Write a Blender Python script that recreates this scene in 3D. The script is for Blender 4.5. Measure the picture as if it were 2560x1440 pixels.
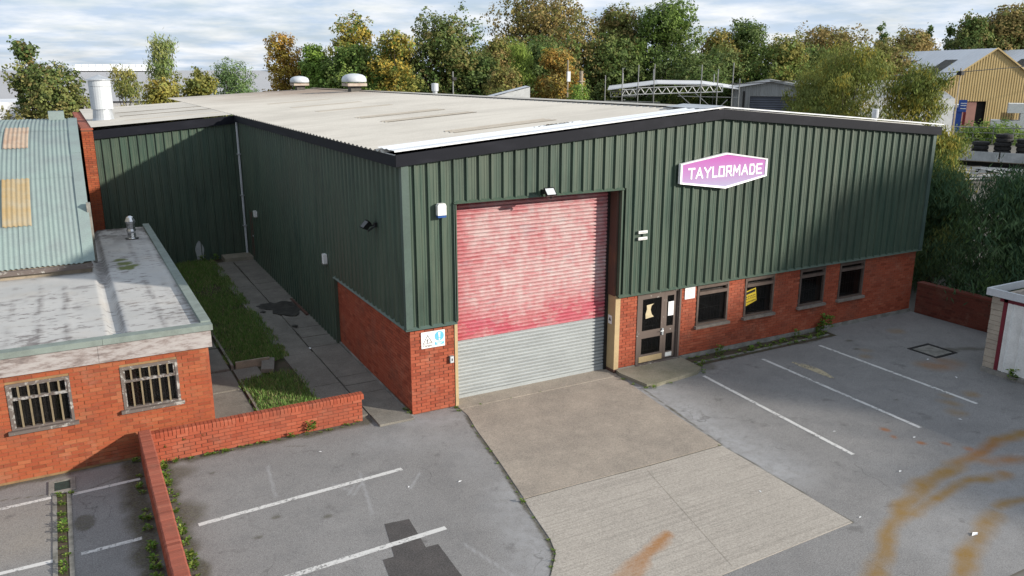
import bpy, math, random
import numpy as np
from mathutils import Vector, Matrix

# ------------------------------------------------------------------ reset
for o in list(bpy.data.objects):
    bpy.data.objects.remove(o, do_unlink=True)
random.seed(7)
RNG = np.random.default_rng(11)
scn = bpy.context.scene
COL = scn.collection
CAM = Vector((-6.181, -15.980, 7.504))

# ------------------------------------------------------------------ camera
cd = bpy.data.cameras.new('camera')
cam = bpy.data.objects.new('camera', cd)
COL.objects.link(cam)
cam.location = CAM
cam.rotation_euler = (math.pi / 2 - 0.2616, 0.0, -0.4995)
cd.sensor_width = 36.0
cd.lens = 2045.7 / 2560 * 36.0
cd.clip_start = 0.2
cd.clip_end = 4000
scn.camera = cam

# ------------------------------------------------------------------ light
SUN_TO = Vector((1.0, -1.05, 0.50)).normalized()
SUN_EL = math.asin(SUN_TO.z)
SUN_AZ = math.atan2(SUN_TO.x, SUN_TO.y)
w = bpy.data.worlds.new('World')
scn.world = w
w.use_nodes = True
nt = w.node_tree
nt.nodes.clear()
N = nt.nodes.new
out = N('ShaderNodeOutputWorld')
bg = N('ShaderNodeBackground')
bg.inputs['Strength'].default_value = 0.10
sky = N('ShaderNodeTexSky')
sky.sky_type = 'NISHITA'
sky.sun_disc = False
sky.sun_elevation = SUN_EL
sky.sun_rotation = SUN_AZ
sky.air_density = 1.0
sky.dust_density = 1.2
sky.ozone_density = 1.5
tc = N('ShaderNodeTexCoord')
sep = N('ShaderNodeSeparateXYZ')
nt.links.new(tc.outputs['Generated'], sep.inputs[0])
mx = N('ShaderNodeMath'); mx.operation = 'MAXIMUM'; mx.inputs[1].default_value = 0.0
nt.links.new(sep.outputs['Z'], mx.inputs[0])
ad = N('ShaderNodeMath'); ad.operation = 'ADD'; ad.inputs[1].default_value = 0.13
nt.links.new(mx.outputs[0], ad.inputs[0])
vd = N('ShaderNodeVectorMath'); vd.operation = 'DIVIDE'
cmb = N('ShaderNodeCombineXYZ')
for i in range(3):
    nt.links.new(ad.outputs[0], cmb.inputs[i])
nt.links.new(tc.outputs['Generated'], vd.inputs[0])
nt.links.new(cmb.outputs[0], vd.inputs[1])
def wnoise(scale, detail, rough, loc):
    mp = N('ShaderNodeMapping'); mp.inputs['Location'].default_value = loc
    nt.links.new(vd.outputs[0], mp.inputs[0])
    n = N('ShaderNodeTexNoise'); n.inputs['Scale'].default_value = scale
    n.inputs['Detail'].default_value = detail; n.inputs['Roughness'].default_value = rough
    nt.links.new(mp.outputs[0], n.inputs['Vector'])
    return n
def wramp(src, p0, p1, c0, c1):
    r = N('ShaderNodeValToRGB')
    r.color_ramp.elements[0].position = p0; r.color_ramp.elements[0].color = c0
    r.color_ramp.elements[1].position = p1; r.color_ramp.elements[1].color = c1
    nt.links.new(src.outputs[0], r.inputs[0])
    return r
n1 = wnoise(1.9, 9, 0.58, (3.1, 1.7, 0))
cov = wramp(n1, 0.36, 0.62, (0.72, 0.72, 0.72, 1), (1, 1, 1, 1))
n2 = wnoise(2.2, 9, 0.56, (9.3, 4.1, 2))
ccol = wramp(n2, 0.40, 0.66, (4.5, 5.45, 6.7, 1), (7.5, 7.7, 8.0, 1))
mixs = N('ShaderNodeMixRGB')
nt.links.new(cov.outputs[0], mixs.inputs[0])
nt.links.new(sky.outputs[0], mixs.inputs[1])
nt.links.new(ccol.outputs[0], mixs.inputs[2])
nt.links.new(mixs.outputs[0], bg.inputs['Color'])
nt.links.new(bg.outputs[0], out.inputs['Surface'])

sl = bpy.data.lights.new('sun', 'SUN')
sl.energy = 5.0
sl.angle = math.radians(1.3)
sl.color = (1.0, 0.93, 0.82)
sun = bpy.data.objects.new('sun', sl)
COL.objects.link(sun)
sun.location = (30, -30, 40)
sun.rotation_euler = SUN_TO.to_track_quat('Z', 'Y').to_euler()

scn.view_settings.view_transform = 'Standard'
scn.view_settings.look = 'None'
scn.view_settings.exposure = 0.40
scn.view_settings.gamma = 1.0
scn.view_settings.use_curve_mapping = False
scn.render.resolution_x, scn.render.resolution_y = 1024, 576

# ------------------------------------------------------------------ materials
def lin(r, g, b):
    f = lambda c: (c / 255 / 12.92) if c / 255 <= 0.04045 else ((c / 255 + 0.055) / 1.055) ** 2.4
    return (f(r), f(g), f(b), 1.0)

class M:
    """small node helper"""
    def __init__(self, name, rough=0.8, spec=0.3, metal=0.0):
        self.m = bpy.data.materials.new(name)
        self.m.use_nodes = True
        self.t = self.m.node_tree
        self.b = self.t.nodes['Principled BSDF']
        self.b.inputs['Roughness'].default_value = rough
        self.b.inputs['Specular IOR Level'].default_value = spec
        self.b.inputs['Metallic'].default_value = metal
        self.tc = None
    def n(self, t, **kw):
        x = self.t.nodes.new(t)
        for k, v in kw.items():
            setattr(x, k, v)
        return x
    def l(self, a, b):
        self.t.links.new(a, b)
    def coord(self, kind='Object', scale=(1, 1, 1), loc=(0, 0, 0), rot=(0, 0, 0)):
        if self.tc is None:
            self.tc = self.n('ShaderNodeTexCoord')
        src = self.tc.outputs[kind] if kind != 'World' else None
        if kind == 'World':
            src = self.n('ShaderNodeNewGeometry').outputs['Position']
        mp = self.n('ShaderNodeMapping')
        mp.inputs['Scale'].default_value = scale
        mp.inputs['Location'].default_value = loc
        mp.inputs['Rotation'].default_value = rot
        self.l(src, mp.inputs[0])
        return mp.outputs[0]
    def noise(self, scale, detail=4, rough=0.55, kind='World', sc=(1, 1, 1), loc=(0, 0, 0), dist=0.0):
        n = self.n('ShaderNodeTexNoise')
        n.inputs['Scale'].default_value = scale
        n.inputs['Detail'].default_value = detail
        n.inputs['Roughness'].default_value = rough
        n.inputs['Distortion'].default_value = dist
        self.l(self.coord(kind, sc, loc), n.inputs['Vector'])
        return n.outputs[0]
    def ramp(self, src, *stops):
        r = self.n('ShaderNodeValToRGB')
        e = r.color_ramp.elements
        while len(e) < len(stops):
            e.new(0.5)
        for i, (p, c) in enumerate(stops):
            e[i].position = p
            e[i].color = c if hasattr(c, '__len__') else (c, c, c, 1)
        self.l(src, r.inputs[0])
        return r.outputs[0]
    def mix(self, fac, a, b, mode='MIX'):
        x = self.n('ShaderNodeMixRGB', blend_type=mode)
        for s, v in ((x.inputs[0], fac), (x.inputs[1], a), (x.inputs[2], b)):
            if hasattr(v, 'is_linked') or hasattr(v, 'links'):
                self.l(v, s)
            elif hasattr(v, '__len__'):
                s.default_value = v
            else:
                s.default_value = v if s.type == 'VALUE' else (v, v, v, 1)
        return x.outputs[0]
    def math(self, op, a, b=0.0):
        x = self.n('ShaderNodeMath', operation=op)
        for s, v in ((x.inputs[0], a), (x.inputs[1], b)):
            if isinstance(v, (int, float)):
                s.default_value = v
            else:
                self.l(v, s)
        return x.outputs[0]
    def attr(self, name, out='Fac'):
        a = self.n('ShaderNodeAttribute', attribute_name=name)
        return a.outputs[out]
    def col(self, c):
        if hasattr(c, 'links'):
            self.l(c, self.b.inputs['Base Color'])
        else:
            self.b.inputs['Base Color'].default_value = c
        return self
    def bump(self, src, strength=0.3, dist=0.01):
        b = self.n('ShaderNodeBump')
        b.inputs['Strength'].default_value = strength
        b.inputs['Distance'].default_value = dist
        self.l(src, b.inputs['Height'])
        self.l(b.outputs[0], self.b.inputs['Normal'])
        return self
    def rough(self, v):
        if hasattr(v, 'links'):
            self.l(v, self.b.inputs['Roughness'])
        else:
            self.b.inputs['Roughness'].default_value = v
        return self

def C(r, g, b):
    return (r, g, b, 1.0)

def weathered(name, base, dark, scale=1.5, rough=0.7, spec=0.3, metal=0.0, amt=(0.4, 0.65), fine=30, kind='World', sc=(1, 1, 1), bump=0.15):
    m = M(name, rough, spec, metal)
    a = m.noise(scale, 6, 0.6, kind, sc)
    f = m.noise(fine, 3, 0.6, kind)
    c = m.mix(m.ramp(a, (amt[0], 0.0), (amt[1], 1.0)), base, dark)
    c = m.mix(0.18, c, m.ramp(f, (0.3, C(*[x * 0.5 for x in base[:3]])), (0.7, C(*[min(1, x * 1.4) for x in base[:3]]))))
    m.col(c)
    if bump:
        m.bump(f, bump, 0.004)
    return m.m

def brick_mat(name, c_lo, c_mid, c_hi, stain=C(0.12, 0.08, 0.06)):
    m = M(name, 0.85, 0.2)
    oi = m.n('ShaderNodeObjectInfo')
    r = m.math('FRACT', m.math('ADD', oi.outputs['Random'], m.attr('rnd')))
    c = m.ramp(r, (0.0, C(*[x * .72 for x in c_lo[:3]])), (0.12, c_lo), (0.45, c_mid), (0.8, c_mid), (1.0, c_hi))
    n1 = m.noise(1.3, 6, 0.65)
    c = m.mix(m.math('MULTIPLY', m.ramp(n1, (0.48, 0.0), (0.68, 1.0)), 0.42), c, stain)
    n5 = m.noise(2.1, 6, 0.7, loc=(7, 3, 5))
    c = m.mix(m.math('MULTIPLY', m.ramp(n5, (0.56, 0.0), (0.72, 1.0)), 0.22), c, C(0.42, 0.30, 0.22))
    n2 = m.noise(60, 3, 0.6)
    c = m.mix(0.25, c, m.ramp(n2, (0.3, C(*[x * 0.55 for x in c_mid[:3]])), (0.75, C(*[min(1, x * 1.35) for x in c_mid[:3]]))))
    m.col(c)
    m.bump(n2, 0.3, 0.003)
    return m.m

MAT = {}
MAT['brick'] = brick_mat('red_brick', C(0.255, 0.056, 0.030), C(0.315, 0.078, 0.041), C(0.37, 0.11, 0.062))
MAT['brick_orange'] = brick_mat('orange_brick', C(0.255, 0.058, 0.028), C(0.305, 0.078, 0.034), C(0.345, 0.118, 0.055))
MAT['brick_coping'] = brick_mat('coping_brick', C(0.24, 0.068, 0.044), C(0.29, 0.088, 0.058), C(0.33, 0.11, 0.072))
MAT['brick_dark'] = brick_mat('dark_brick', C(0.10, 0.028, 0.02), C(0.135, 0.038, 0.026), C(0.16, 0.055, 0.035))  # darker brick colours, used on the boundary wall alone
MAT['mortar'] = weathered('mortar_dark', C(0.155, 0.062, 0.036), C(0.09, 0.042, 0.028), 3)
MAT['mortar_buff'] = weathered('mortar_buff', C(0.27, 0.165, 0.075), C(0.17, 0.10, 0.055), 3)

def clad_mat(name, base):
    m = M(name, 0.36, 0.5)
    st = m.noise(9.0, 5, 0.6, 'World', (1.6, 1.6, 0.06))
    big = m.noise(0.35, 4, 0.6, 'World')
    c = m.mix(m.ramp(st, (0.38, 0.0), (0.62, 1.0)), base, C(base[0] * 1.5 + .006, base[1] * 1.28, base[2] * 1.2))
    run = m.noise(2.6, 6, 0.7, 'World', (2.2, 2.2, 0.16), (3, 8, 2))
    c = m.mix(m.math('MULTIPLY', m.ramp(run, (0.54, 0.0), (0.66, 1.0)), 0.40), c, C(base[0] * .55, base[1] * .52, base[2] * .5))
    c = m.mix(m.math('MULTIPLY', m.ramp(big, (0.45, 0.0), (0.7, 1.0)), 0.45), c, C(base[0] * 1.25 + .012, base[1] * 0.9 + .004, base[2] * 0.95))
    blotch = m.noise(0.9, 6, 0.65, 'World', (1, 1, 0.5), (4, 2, 7))
    c = m.mix(m.math('MULTIPLY', m.ramp(blotch, (0.52, 0.0), (0.68, 1.0)), 0.45), c, C(base[0] * .5, base[1] * .5, base[2] * .55))
    sp = m.noise(38, 2, 0.5, 'World')
    c = m.mix(m.ramp(sp, (0.755, 0.0), (0.775, 0.6)), c, C(0.35, 0.38, 0.33))
    m.col(c)
    m.rough(m.ramp(st, (0.3, 0.36), (0.7, 0.55)))
    return m.m
MAT['clad'] = clad_mat('green_cladding_paint', C(0.038, 0.070, 0.051))
MAT['trim'] = weathered('grey_green_trim', C(0.065, 0.10, 0.085), C(0.05, 0.075, 0.065), 2, 0.45, 0.5)
MAT['fascia'] = weathered('black_fascia', C(0.007, 0.008, 0.013), C(0.016, 0.017, 0.024), 1.2, 0.6, 0.15, amt=(0.5, 0.75), sc=(1, 1, 3))
def roof_mat():
    m = M('cement_roof', 0.9, 0.15)
    a = m.noise(0.35, 6, 0.6)
    c = m.mix(m.ramp(a, (0.4, 0.0), (0.65, 1.0)), C(0.49, 0.462, 0.412), C(0.41, 0.385, 0.342))
    sx = m.noise(1.3, 5, 0.6, 'World', (0.25, 3.0, 1))
    c = m.mix(m.math('MULTIPLY', m.ramp(sx, (0.5, 0.0), (0.75, 1.0)), 0.35), c, C(0.27, 0.245, 0.215))
    p = m.n('ShaderNodeSeparateXYZ'); m.l(m.coord('World'), p.inputs[0])
    by = m.ramp(m.math('MULTIPLY', p.outputs[1], 0.025), (0.50, 0.0), (0.80, 1.0))
    bx = m.ramp(m.math('MULTIPLY', m.math('ADD', p.outputs[0], 6.0), 0.07), (0.35, 0.0), (0.85, 1.0))
    nb = m.noise(0.55, 6, 0.65, 'World', (0.4, 2.2, 1), (2, 2, 2))
    fac = m.math('MULTIPLY', m.math('MULTIPLY', by, bx), m.ramp(nb, (0.28, 0.1), (0.55, 1.0)))
    c = m.mix(m.math('MULTIPLY', fac, 0.9), c, C(0.17, 0.105, 0.065))
    f = m.noise(45, 3, 0.6)
    c = m.mix(0.12, c, m.ramp(f, (0.3, 0.2), (0.7, 0.8)))
    m.col(c); m.bump(f, 0.2, 0.004)
    return m.m
MAT['roof'] = roof_mat()
MAT['rooflight'] = weathered('dirty_rooflight', C(0.42, 0.375, 0.31), C(0.36, 0.315, 0.26), 3, 0.7)
MAT['white_metal'] = weathered('white_metal', C(0.50, 0.525, 0.55), C(0.40, 0.42, 0.44), 1.5, 0.4, 0.5, amt=(0.5, 0.8), bump=0.03)
MAT['flashing'] = weathered('new_white_flashing', C(0.74, 0.76, 0.78), C(0.66, 0.68, 0.70), 1.5, 0.35, 0.5, amt=(0.55, 0.8), bump=0.02)
MAT['galv'] = weathered('galvanised', C(0.46, 0.48, 0.50), C(0.32, 0.34, 0.36), 2.5, 0.4, 0.5, 0.35, bump=0.03)
MAT['slat_grey'] = weathered('galvanised_slat', C(0.36, 0.385, 0.39), C(0.29, 0.31, 0.315), 1.2, 0.4, 0.5, 0.15, amt=(0.4, 0.7), sc=(1, 1, 4), bump=0.02)
def pink_mat():
    m = M('faded_red_slat', 0.55, 0.4)
    red = C(0.37, 0.060, 0.075); pink = C(0.44, 0.175, 0.185); pale = C(0.50, 0.395, 0.385)
    p = m.n('ShaderNodeSeparateXYZ'); m.l(m.coord('World'), p.inputs[0])
    n1 = m.noise(0.8, 4, 0.6, 'World', (1, 1, 1.3), (3, 0, 1))
    zc = m.math('MULTIPLY', m.math('ADD', p.outputs[2], -1.35), 0.30)      # height up the painted part
    bell = m.ramp(zc, (0.0, 0.50), (0.14, 0.58), (0.26, 0.76), (0.42, 0.86), (0.86, 0.86), (1.0, 0.45))
    xr = m.ramp(m.math('MULTIPLY', m.math('ADD', p.outputs[0], -1.1), 0.23), (0.0, 0.35), (0.16, 0.9), (0.85, 1.0), (1.0, 0.8))
    wear = m.math('MULTIPLY', m.math('MULTIPLY', bell, xr), m.ramp(n1, (0.30, 0.75), (0.65, 1.0)))
    # wear runs along the slats: short horizontal dashes
    n2 = m.noise(3.2, 6, 0.75, 'World', (0.85, 1, 5.5))
    n4 = m.noise(2.0, 5, 0.7, 'World', (2.6, 1, 1.2), (9, 2, 5))
    f1 = m.math('ADD', wear, m.math('ADD', m.math('MULTIPLY', m.math('SUBTRACT', n2, 0.5), 1.25), m.math('MULTIPLY', m.math('SUBTRACT', n4, 0.5), 0.9)))
    c = m.mix(m.ramp(f1, (0.15, 0.10), (0.52, 1.0)), red, pink)
    c = m.mix(m.math('MULTIPLY', m.ramp(f1, (0.50, 0.0), (0.92, 1.0)), 0.95), c, pale)
    g0 = m.noise(1.6, 5, 0.7, 'World', (1.2, 1, 3.0), (4, 2, 1))
    c = m.mix(m.math('MULTIPLY', m.ramp(g0, (0.56, 0.0), (0.66, 1.0)), 0.30), c, C(0.30, 0.29, 0.32))
    # repainted strokes low on the door stay saturated red
    g = m.noise(1.9, 5, 0.65, 'World', (1.0, 1, 1.6), (1.3, 0, 4.2))
    band = m.ramp(zc, (0.0, 0.4), (0.06, 1.0), (0.15, 1.0), (0.22, 0.0))
    c = m.mix(m.math('MULTIPLY', m.math('MULTIPLY', m.ramp(g, (0.50, 0.0), (0.54, 1.0)), band), 0.55), c, C(0.42, 0.035, 0.080))
    m.col(c)
    return m.m
MAT['slat_pink'] = pink_mat()
MAT['brown_frame'] = weathered('brown_stained_wood', C(0.115, 0.085, 0.07), C(0.075, 0.052, 0.042), 4, 0.6)
def peel(name, paint, under, lo=0.55, hi=0.6, scale=9):
    m = M(name, 0.7, 0.3)
    a = m.noise(scale, 6, 0.7)
    b = m.noise(2, 4, 0.6)
    f = m.math('ADD', m.math('MULTIPLY', a, 0.7), m.math('MULTIPLY', b, 0.3))
    m.col(m.mix(m.ramp(f, (lo, 0.0), (hi, 1.0)), paint, under))
    return m.m
MAT['peel_brown'] = peel('peeling_brown_wood', C(0.115, 0.088, 0.075), C(0.42, 0.40, 0.37), 0.60, 0.64)
MAT['peel_grey'] = peel('peeling_grey_wood', C(0.12, 0.098, 0.088), C(0.34, 0.325, 0.30), 0.54, 0.60)
MAT['peel_white'] = peel('peeling_white_wood', C(0.30, 0.29, 0.28), C(0.10, 0.08, 0.07), 0.44, 0.52, 14)
def fascia_board():
    m = M('flaking_fascia_board', 0.8, 0.2)
    a = m.noise(3.2, 7, 0.7, 'World', (0.8, 1, 3.2))
    b = m.noise(1.0, 4, 0.6, 'World', (1, 1, 2), (5, 5, 5))
    f = m.math('ADD', m.math('MULTIPLY', a, 0.75), m.math('MULTIPLY', b, 0.25))
    c = m.ramp(f, (0.38, C(0.15, 0.125, 0.12)), (0.45, C(0.24, 0.205, 0.195)), (0.50, C(0.31, 0.285, 0.28)), (0.62, C(0.37, 0.35, 0.34)))
    m.col(c); m.bump(a, 0.4, 0.006)
    return m.m
MAT['fascia_board'] = fascia_board()
MAT['cream'] = weathered('cream_paint', C(0.42, 0.315, 0.175), C(0.34, 0.25, 0.14), 3, 0.6, amt=(0.5, 0.8))
MAT['rust_brown'] = weathered('rusty_brown_steel', C(0.085, 0.045, 0.035), C(0.16, 0.07, 0.035), 2.5, 0.7, amt=(0.5, 0.75), sc=(1, 1, .5))
MAT['black'] = weathered('black_paint', C(0.012, 0.012, 0.013), C(0.025, 0.025, 0.025), 5, 0.4, bump=0)
MAT['rubber'] = weathered('tyre_rubber', C(0.016, 0.016, 0.017), C(0.032, 0.031, 0.030), 6, 0.8, bump=0.1)
MAT['red_paint'] = weathered('dark_red_paint', C(0.22, 0.025, 0.03), C(0.15, 0.02, 0.025), 4, 0.5)
MAT['maroon'] = weathered('maroon_paint', C(0.17, 0.022, 0.035), C(0.13, 0.02, 0.03), 3, 0.5)
MAT['white_paint'] = weathered('white_paint', C(0.72, 0.72, 0.70), C(0.60, 0.60, 0.58), 4, 0.5, bump=0)
MAT['paper'] = weathered('paper', C(0.78, 0.78, 0.78), C(0.72, 0.72, 0.72), 4, 0.8, bump=0)
MAT['cardboard'] = weathered('buff_paper', C(0.50, 0.42, 0.27), C(0.42, 0.35, 0.22), 4, 0.8, bump=0)
MAT['blue'] = weathered('blue_plastic', C(0.02, 0.08, 0.28), C(0.02, 0.06, 0.2), 4, 0.4, bump=0)
MAT['sky_blue'] = weathered('light_blue_print', C(0.12, 0.45, 0.72), C(0.13, 0.42, 0.66), 4, 0.5, bump=0)
MAT['sign_yellow'] = weathered('yellow_print', C(0.58, 0.42, 0.03), C(0.5, 0.36, 0.03), 4, 0.5, bump=0)
MAT['blue_van'] = weathered('blue_container_paint', C(0.03, 0.09, 0.36), C(0.03, 0.07, 0.28), 3, 0.45, bump=0)
MAT['concrete_sill'] = weathered('weathered_sill', C(0.22, 0.19, 0.165), C(0.14, 0.12, 0.10), 6)
MAT['plinth'] = weathered('concrete_plinth', C(0.24, 0.23, 0.21), C(0.11, 0.11, 0.095), 3.5, 0.9)
MAT['soil'] = weathered('mossy_soil', C(0.075, 0.055, 0.040), C(0.045, 0.050, 0.022), 6, 0.95, bump=0.5)
MAT['steel_pole'] = weathered('scaffold_steel', C(0.24, 0.25, 0.25), C(0.16, 0.16, 0.16), 4, 0.5, 0.5, 0.2, bump=0)
MAT['alu'] = weathered('aluminium_truss', C(0.66, 0.67, 0.66), C(0.5, 0.5, 0.5), 4, 0.4, bump=0)
MAT['dark_interior'] = weathered('dark_interior', C(0.012, 0.011, 0.010), C(0.02, 0.018, 0.016), 2, 0.9, bump=0)
MAT['timber'] = weathered('weathered_timber', C(0.30, 0.25, 0.19), C(0.2, 0.17, 0.13), 4, 0.8)
MAT['bars'] = weathered('window_bars', C(0.10, 0.095, 0.085), C(0.06, 0.055, 0.05), 6, 0.6, bump=0)
MAT['blind'] = weathered('cream_bars', C(0.20, 0.16, 0.10), C(0.14, 0.11, 0.07), 5, 0.7, bump=0)
def glass_mat(name, tint, rough=0.06):
    m = M(name, rough, 0.5)
    n = m.noise(1.2, 4, 0.6)
    m.col(m.mix(m.ramp(n, (0.4, 0.0), (0.7, 1.0)), tint, C(tint[0] * 1.8, tint[1] * 1.7, tint[2] * 1.6)))
    m.b.inputs['Alpha'].default_value = 0.42
    return m.m
MAT['glass'] = glass_mat('window_glass', C(0.006, 0.006, 0.006))

def concrete(name, base, dark, light, streak=None, fine=42):
    m = M(name, 0.92, 0.18)
    a = m.noise(0.9, 7, 0.62)
    b = m.noise(3.2, 6, 0.65, loc=(5, 3, 1))
    f = m.noise(fine, 3, 0.65)
    c = m.mix(m.ramp(a, (0.36, 0.0), (0.62, 1.0)), base, dark)
    c = m.mix(m.math('MULTIPLY', m.ramp(b, (0.48, 0.0), (0.72, 1.0)), 0.5), c, light)
    if streak:
        s = m.noise(7, 5, 0.7, 'World', streak)
        c = m.mix(m.math('MULTIPLY', m.ramp(s, (0.50, 0.0), (0.58, 1.0)), 0.55), c, C(*[x * 0.60 for x in base[:3]]))
    c = m.mix(m.attr('dirt'), c, C(0.05, 0.045, 0.032))
    pit = m.noise(19, 6, 0.8, loc=(2, 6, 0))
    c = m.mix(m.math('MULTIPLY', m.ramp(pit, (0.53, 0.0), (0.62, 1.0)), 0.40), c, C(*[x * 0.55 for x in base[:3]]))
    c = m.mix(0.26, c, m.ramp(f, (0.36, C(*[x * 0.3 for x in base[:3]])), (0.64, C(*[min(1, x * 1.6) for x in base[:3]]))))
    c = m.mix(m.math('MULTIPLY', m.attr('rust'), m.ramp(pit, (0.35, 0.7), (0.6, 1.0))), c, C(0.30, 0.125, 0.022))
    m.col(c); m.bump(f, 0.4, 0.004)
    return m.m
MAT['conc_brown'] = concrete('worn_brown_concrete', C(0.325, 0.282, 0.235), C(0.235, 0.207, 0.176), C(0.40, 0.348, 0.29))
MAT['conc_pale'] = concrete('brushed_pale_concrete', C(0.375, 0.342, 0.300), C(0.335, 0.305, 0.268), C(0.42, 0.385, 0.34), (0.035, 3.6, 1))
MAT['conc_step'] = concrete('lichen_step_concrete', C(0.27, 0.245, 0.195), C(0.15, 0.15, 0.10), C(0.36, 0.32, 0.26))
MAT['slab'] = concrete('path_slab', C(0.205, 0.19, 0.165), C(0.13, 0.12, 0.105), C(0.27, 0.25, 0.22))
def asphalt_mat():
    m = M('old_asphalt', 0.9, 0.22)
    a = m.noise(0.45, 7, 0.62)
    b = m.noise(2.2, 7, 0.65, loc=(4, 9, 2))
    f = m.noise(46, 3, 0.85)
    base = C(0.205, 0.194, 0.186)
    c = m.mix(m.ramp(a, (0.36, 0.0), (0.62, 1.0)), base, C(0.258, 0.247, 0.238))
    c = m.mix(m.math('MULTIPLY', m.ramp(b, (0.45, 0.0), (0.7, 1.0)), 0.55), c, C(0.125, 0.120, 0.120))
    c = m.mix(m.attr('buff'), c, C(0.30, 0.255, 0.20))
    g2 = m.noise(13, 6, 0.8, loc=(3, 1, 0))
    c = m.mix(m.math('MULTIPLY', m.ramp(g2, (0.50, 0.0), (0.62, 1.0)), 0.42), c, C(0.098, 0.094, 0.094))
    c = m.mix(m.math('MULTIPLY', m.ramp(g2, (0.34, 1.0), (0.46, 0.0)), 0.38), c, C(0.29, 0.283, 0.28))
    c = m.mix(0.42, c, m.ramp(f, (0.36, 0.03), (0.64, 0.36)))
    pn = m.noise(6.5, 6, 0.7, loc=(1, 1, 1))
    pal = m.math('MULTIPLY', m.attr('pale'), m.ramp(pn, (0.30, 0.15), (0.60, 0.95)))
    c = m.mix(pal, c, C(0.335, 0.338, 0.345))
    vo = m.n('ShaderNodeTexVoronoi', feature='DISTANCE_TO_EDGE'); vo.inputs['Scale'].default_value = 0.42
    wv = m.n('ShaderNodeVectorMath', operation='ADD'); m.l(m.coord('World'), wv.inputs[0])
    nv = m.n('ShaderNodeTexNoise'); nv.inputs['Scale'].default_value = 1.6; nv.inputs['Detail'].default_value = 6
    m.l(m.coord('World'), nv.inputs['Vector'])
    sv = m.n('ShaderNodeVectorMath', operation='SCALE'); sv.inputs['Scale'].default_value = 0.9; m.l(nv.outputs['Color'], sv.inputs[0]); m.l(sv.outputs[0], wv.inputs[1])
    m.l(wv.outputs[0], vo.inputs['Vector'])
    cm_ = m.noise(0.5, 3, 0.5, loc=(11, 4, 0))
    crack = m.math('MULTIPLY', m.ramp(vo.outputs['Distance'], (0.0, 1.0), (0.006, 0.0)), m.ramp(cm_, (0.55, 0.0), (0.63, 0.5)))
    c = m.mix(crack, c, C(0.05, 0.046, 0.042))
    oil = m.noise(1.7, 5, 0.6, loc=(2, 14, 0))
    c = m.mix(m.math('MULTIPLY', m.ramp(oil, (0.62, 0.0), (0.70, 1.0)), 0.45), c, C(0.075, 0.070, 0.068))
    grit = m.noise(24, 5, 0.8, loc=(6, 2, 0))
    c = m.mix(m.math('MULTIPLY', m.attr('dirt'), m.ramp(grit, (0.35, 0.55), (0.6, 0.95))), c, m.mix(m.ramp(g2, (0.45, 0.0), (0.6, 1.0)), C(0.050, 0.042, 0.030), C(0.085, 0.080, 0.040)))
    rn = m.noise(2.3, 6, 0.6, loc=(8, 1, 1))
    rg = m.noise(30, 4, 0.8, loc=(5, 5, 0))
    rf = m.math('MULTIPLY', m.math('MULTIPLY', m.attr('rust'), m.ramp(rn, (0.25, 0.7), (0.6, 1.0))), m.ramp(rg, (0.35, 0.72), (0.62, 0.95)))
    c = m.mix(rf, c, m.mix(m.attr('rusthot'), C(0.225, 0.125, 0.018), C(0.29, 0.095, 0.012)))
    m.col(c); m.bump(f, 0.5, 0.005)
    return m.m
MAT['asphalt'] = asphalt_mat()
def patch_mat():
    m = M('fresh_asphalt_patch', 0.9, 0.2)
    f = m.noise(42, 3, 0.85)
    a = m.noise(3, 4, 0.6)
    c = m.mix(m.ramp(a, (0.4, 0.0), (0.7, 1.0)), C(0.060, 0.053, 0.051), C(0.085, 0.074, 0.070))
    c = m.mix(0.35, c, m.ramp(f, (0.36, 0.01), (0.64, 0.17)))
    m.col(c); m.bump(f, 0.5, 0.005)
    return m.m
MAT['patch'] = patch_mat()
def line_mat(name, colr, lo, hi):
    m = M(name, 0.75, 0.25)
    n = m.noise(16, 6, 0.7)
    n2 = m.noise(2.2, 4, 0.6, loc=(2, 2, 2))
    f = m.noise(95, 2, 0.7)
    m.col(m.mix(0.2, colr, m.ramp(f, (0.3, 0.15), (0.7, 0.75))))
    a = m.math('ADD', m.math('MULTIPLY', n, 0.6), m.math('MULTIPLY', n2, 0.4))
    al = m.ramp(a, (lo, 1.0), (hi, 0.12))
    m.l(al, m.b.inputs['Alpha'])
    return m.m
MAT['line'] = line_mat('worn_line_paint', C(0.58, 0.57, 0.55), 0.51, 0.62)
MAT['line_yellow'] = line_mat('worn_yellow_paint', C(0.40, 0.33, 0.19), 0.50, 0.56)
MAT['flat_roof'] = None
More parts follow.
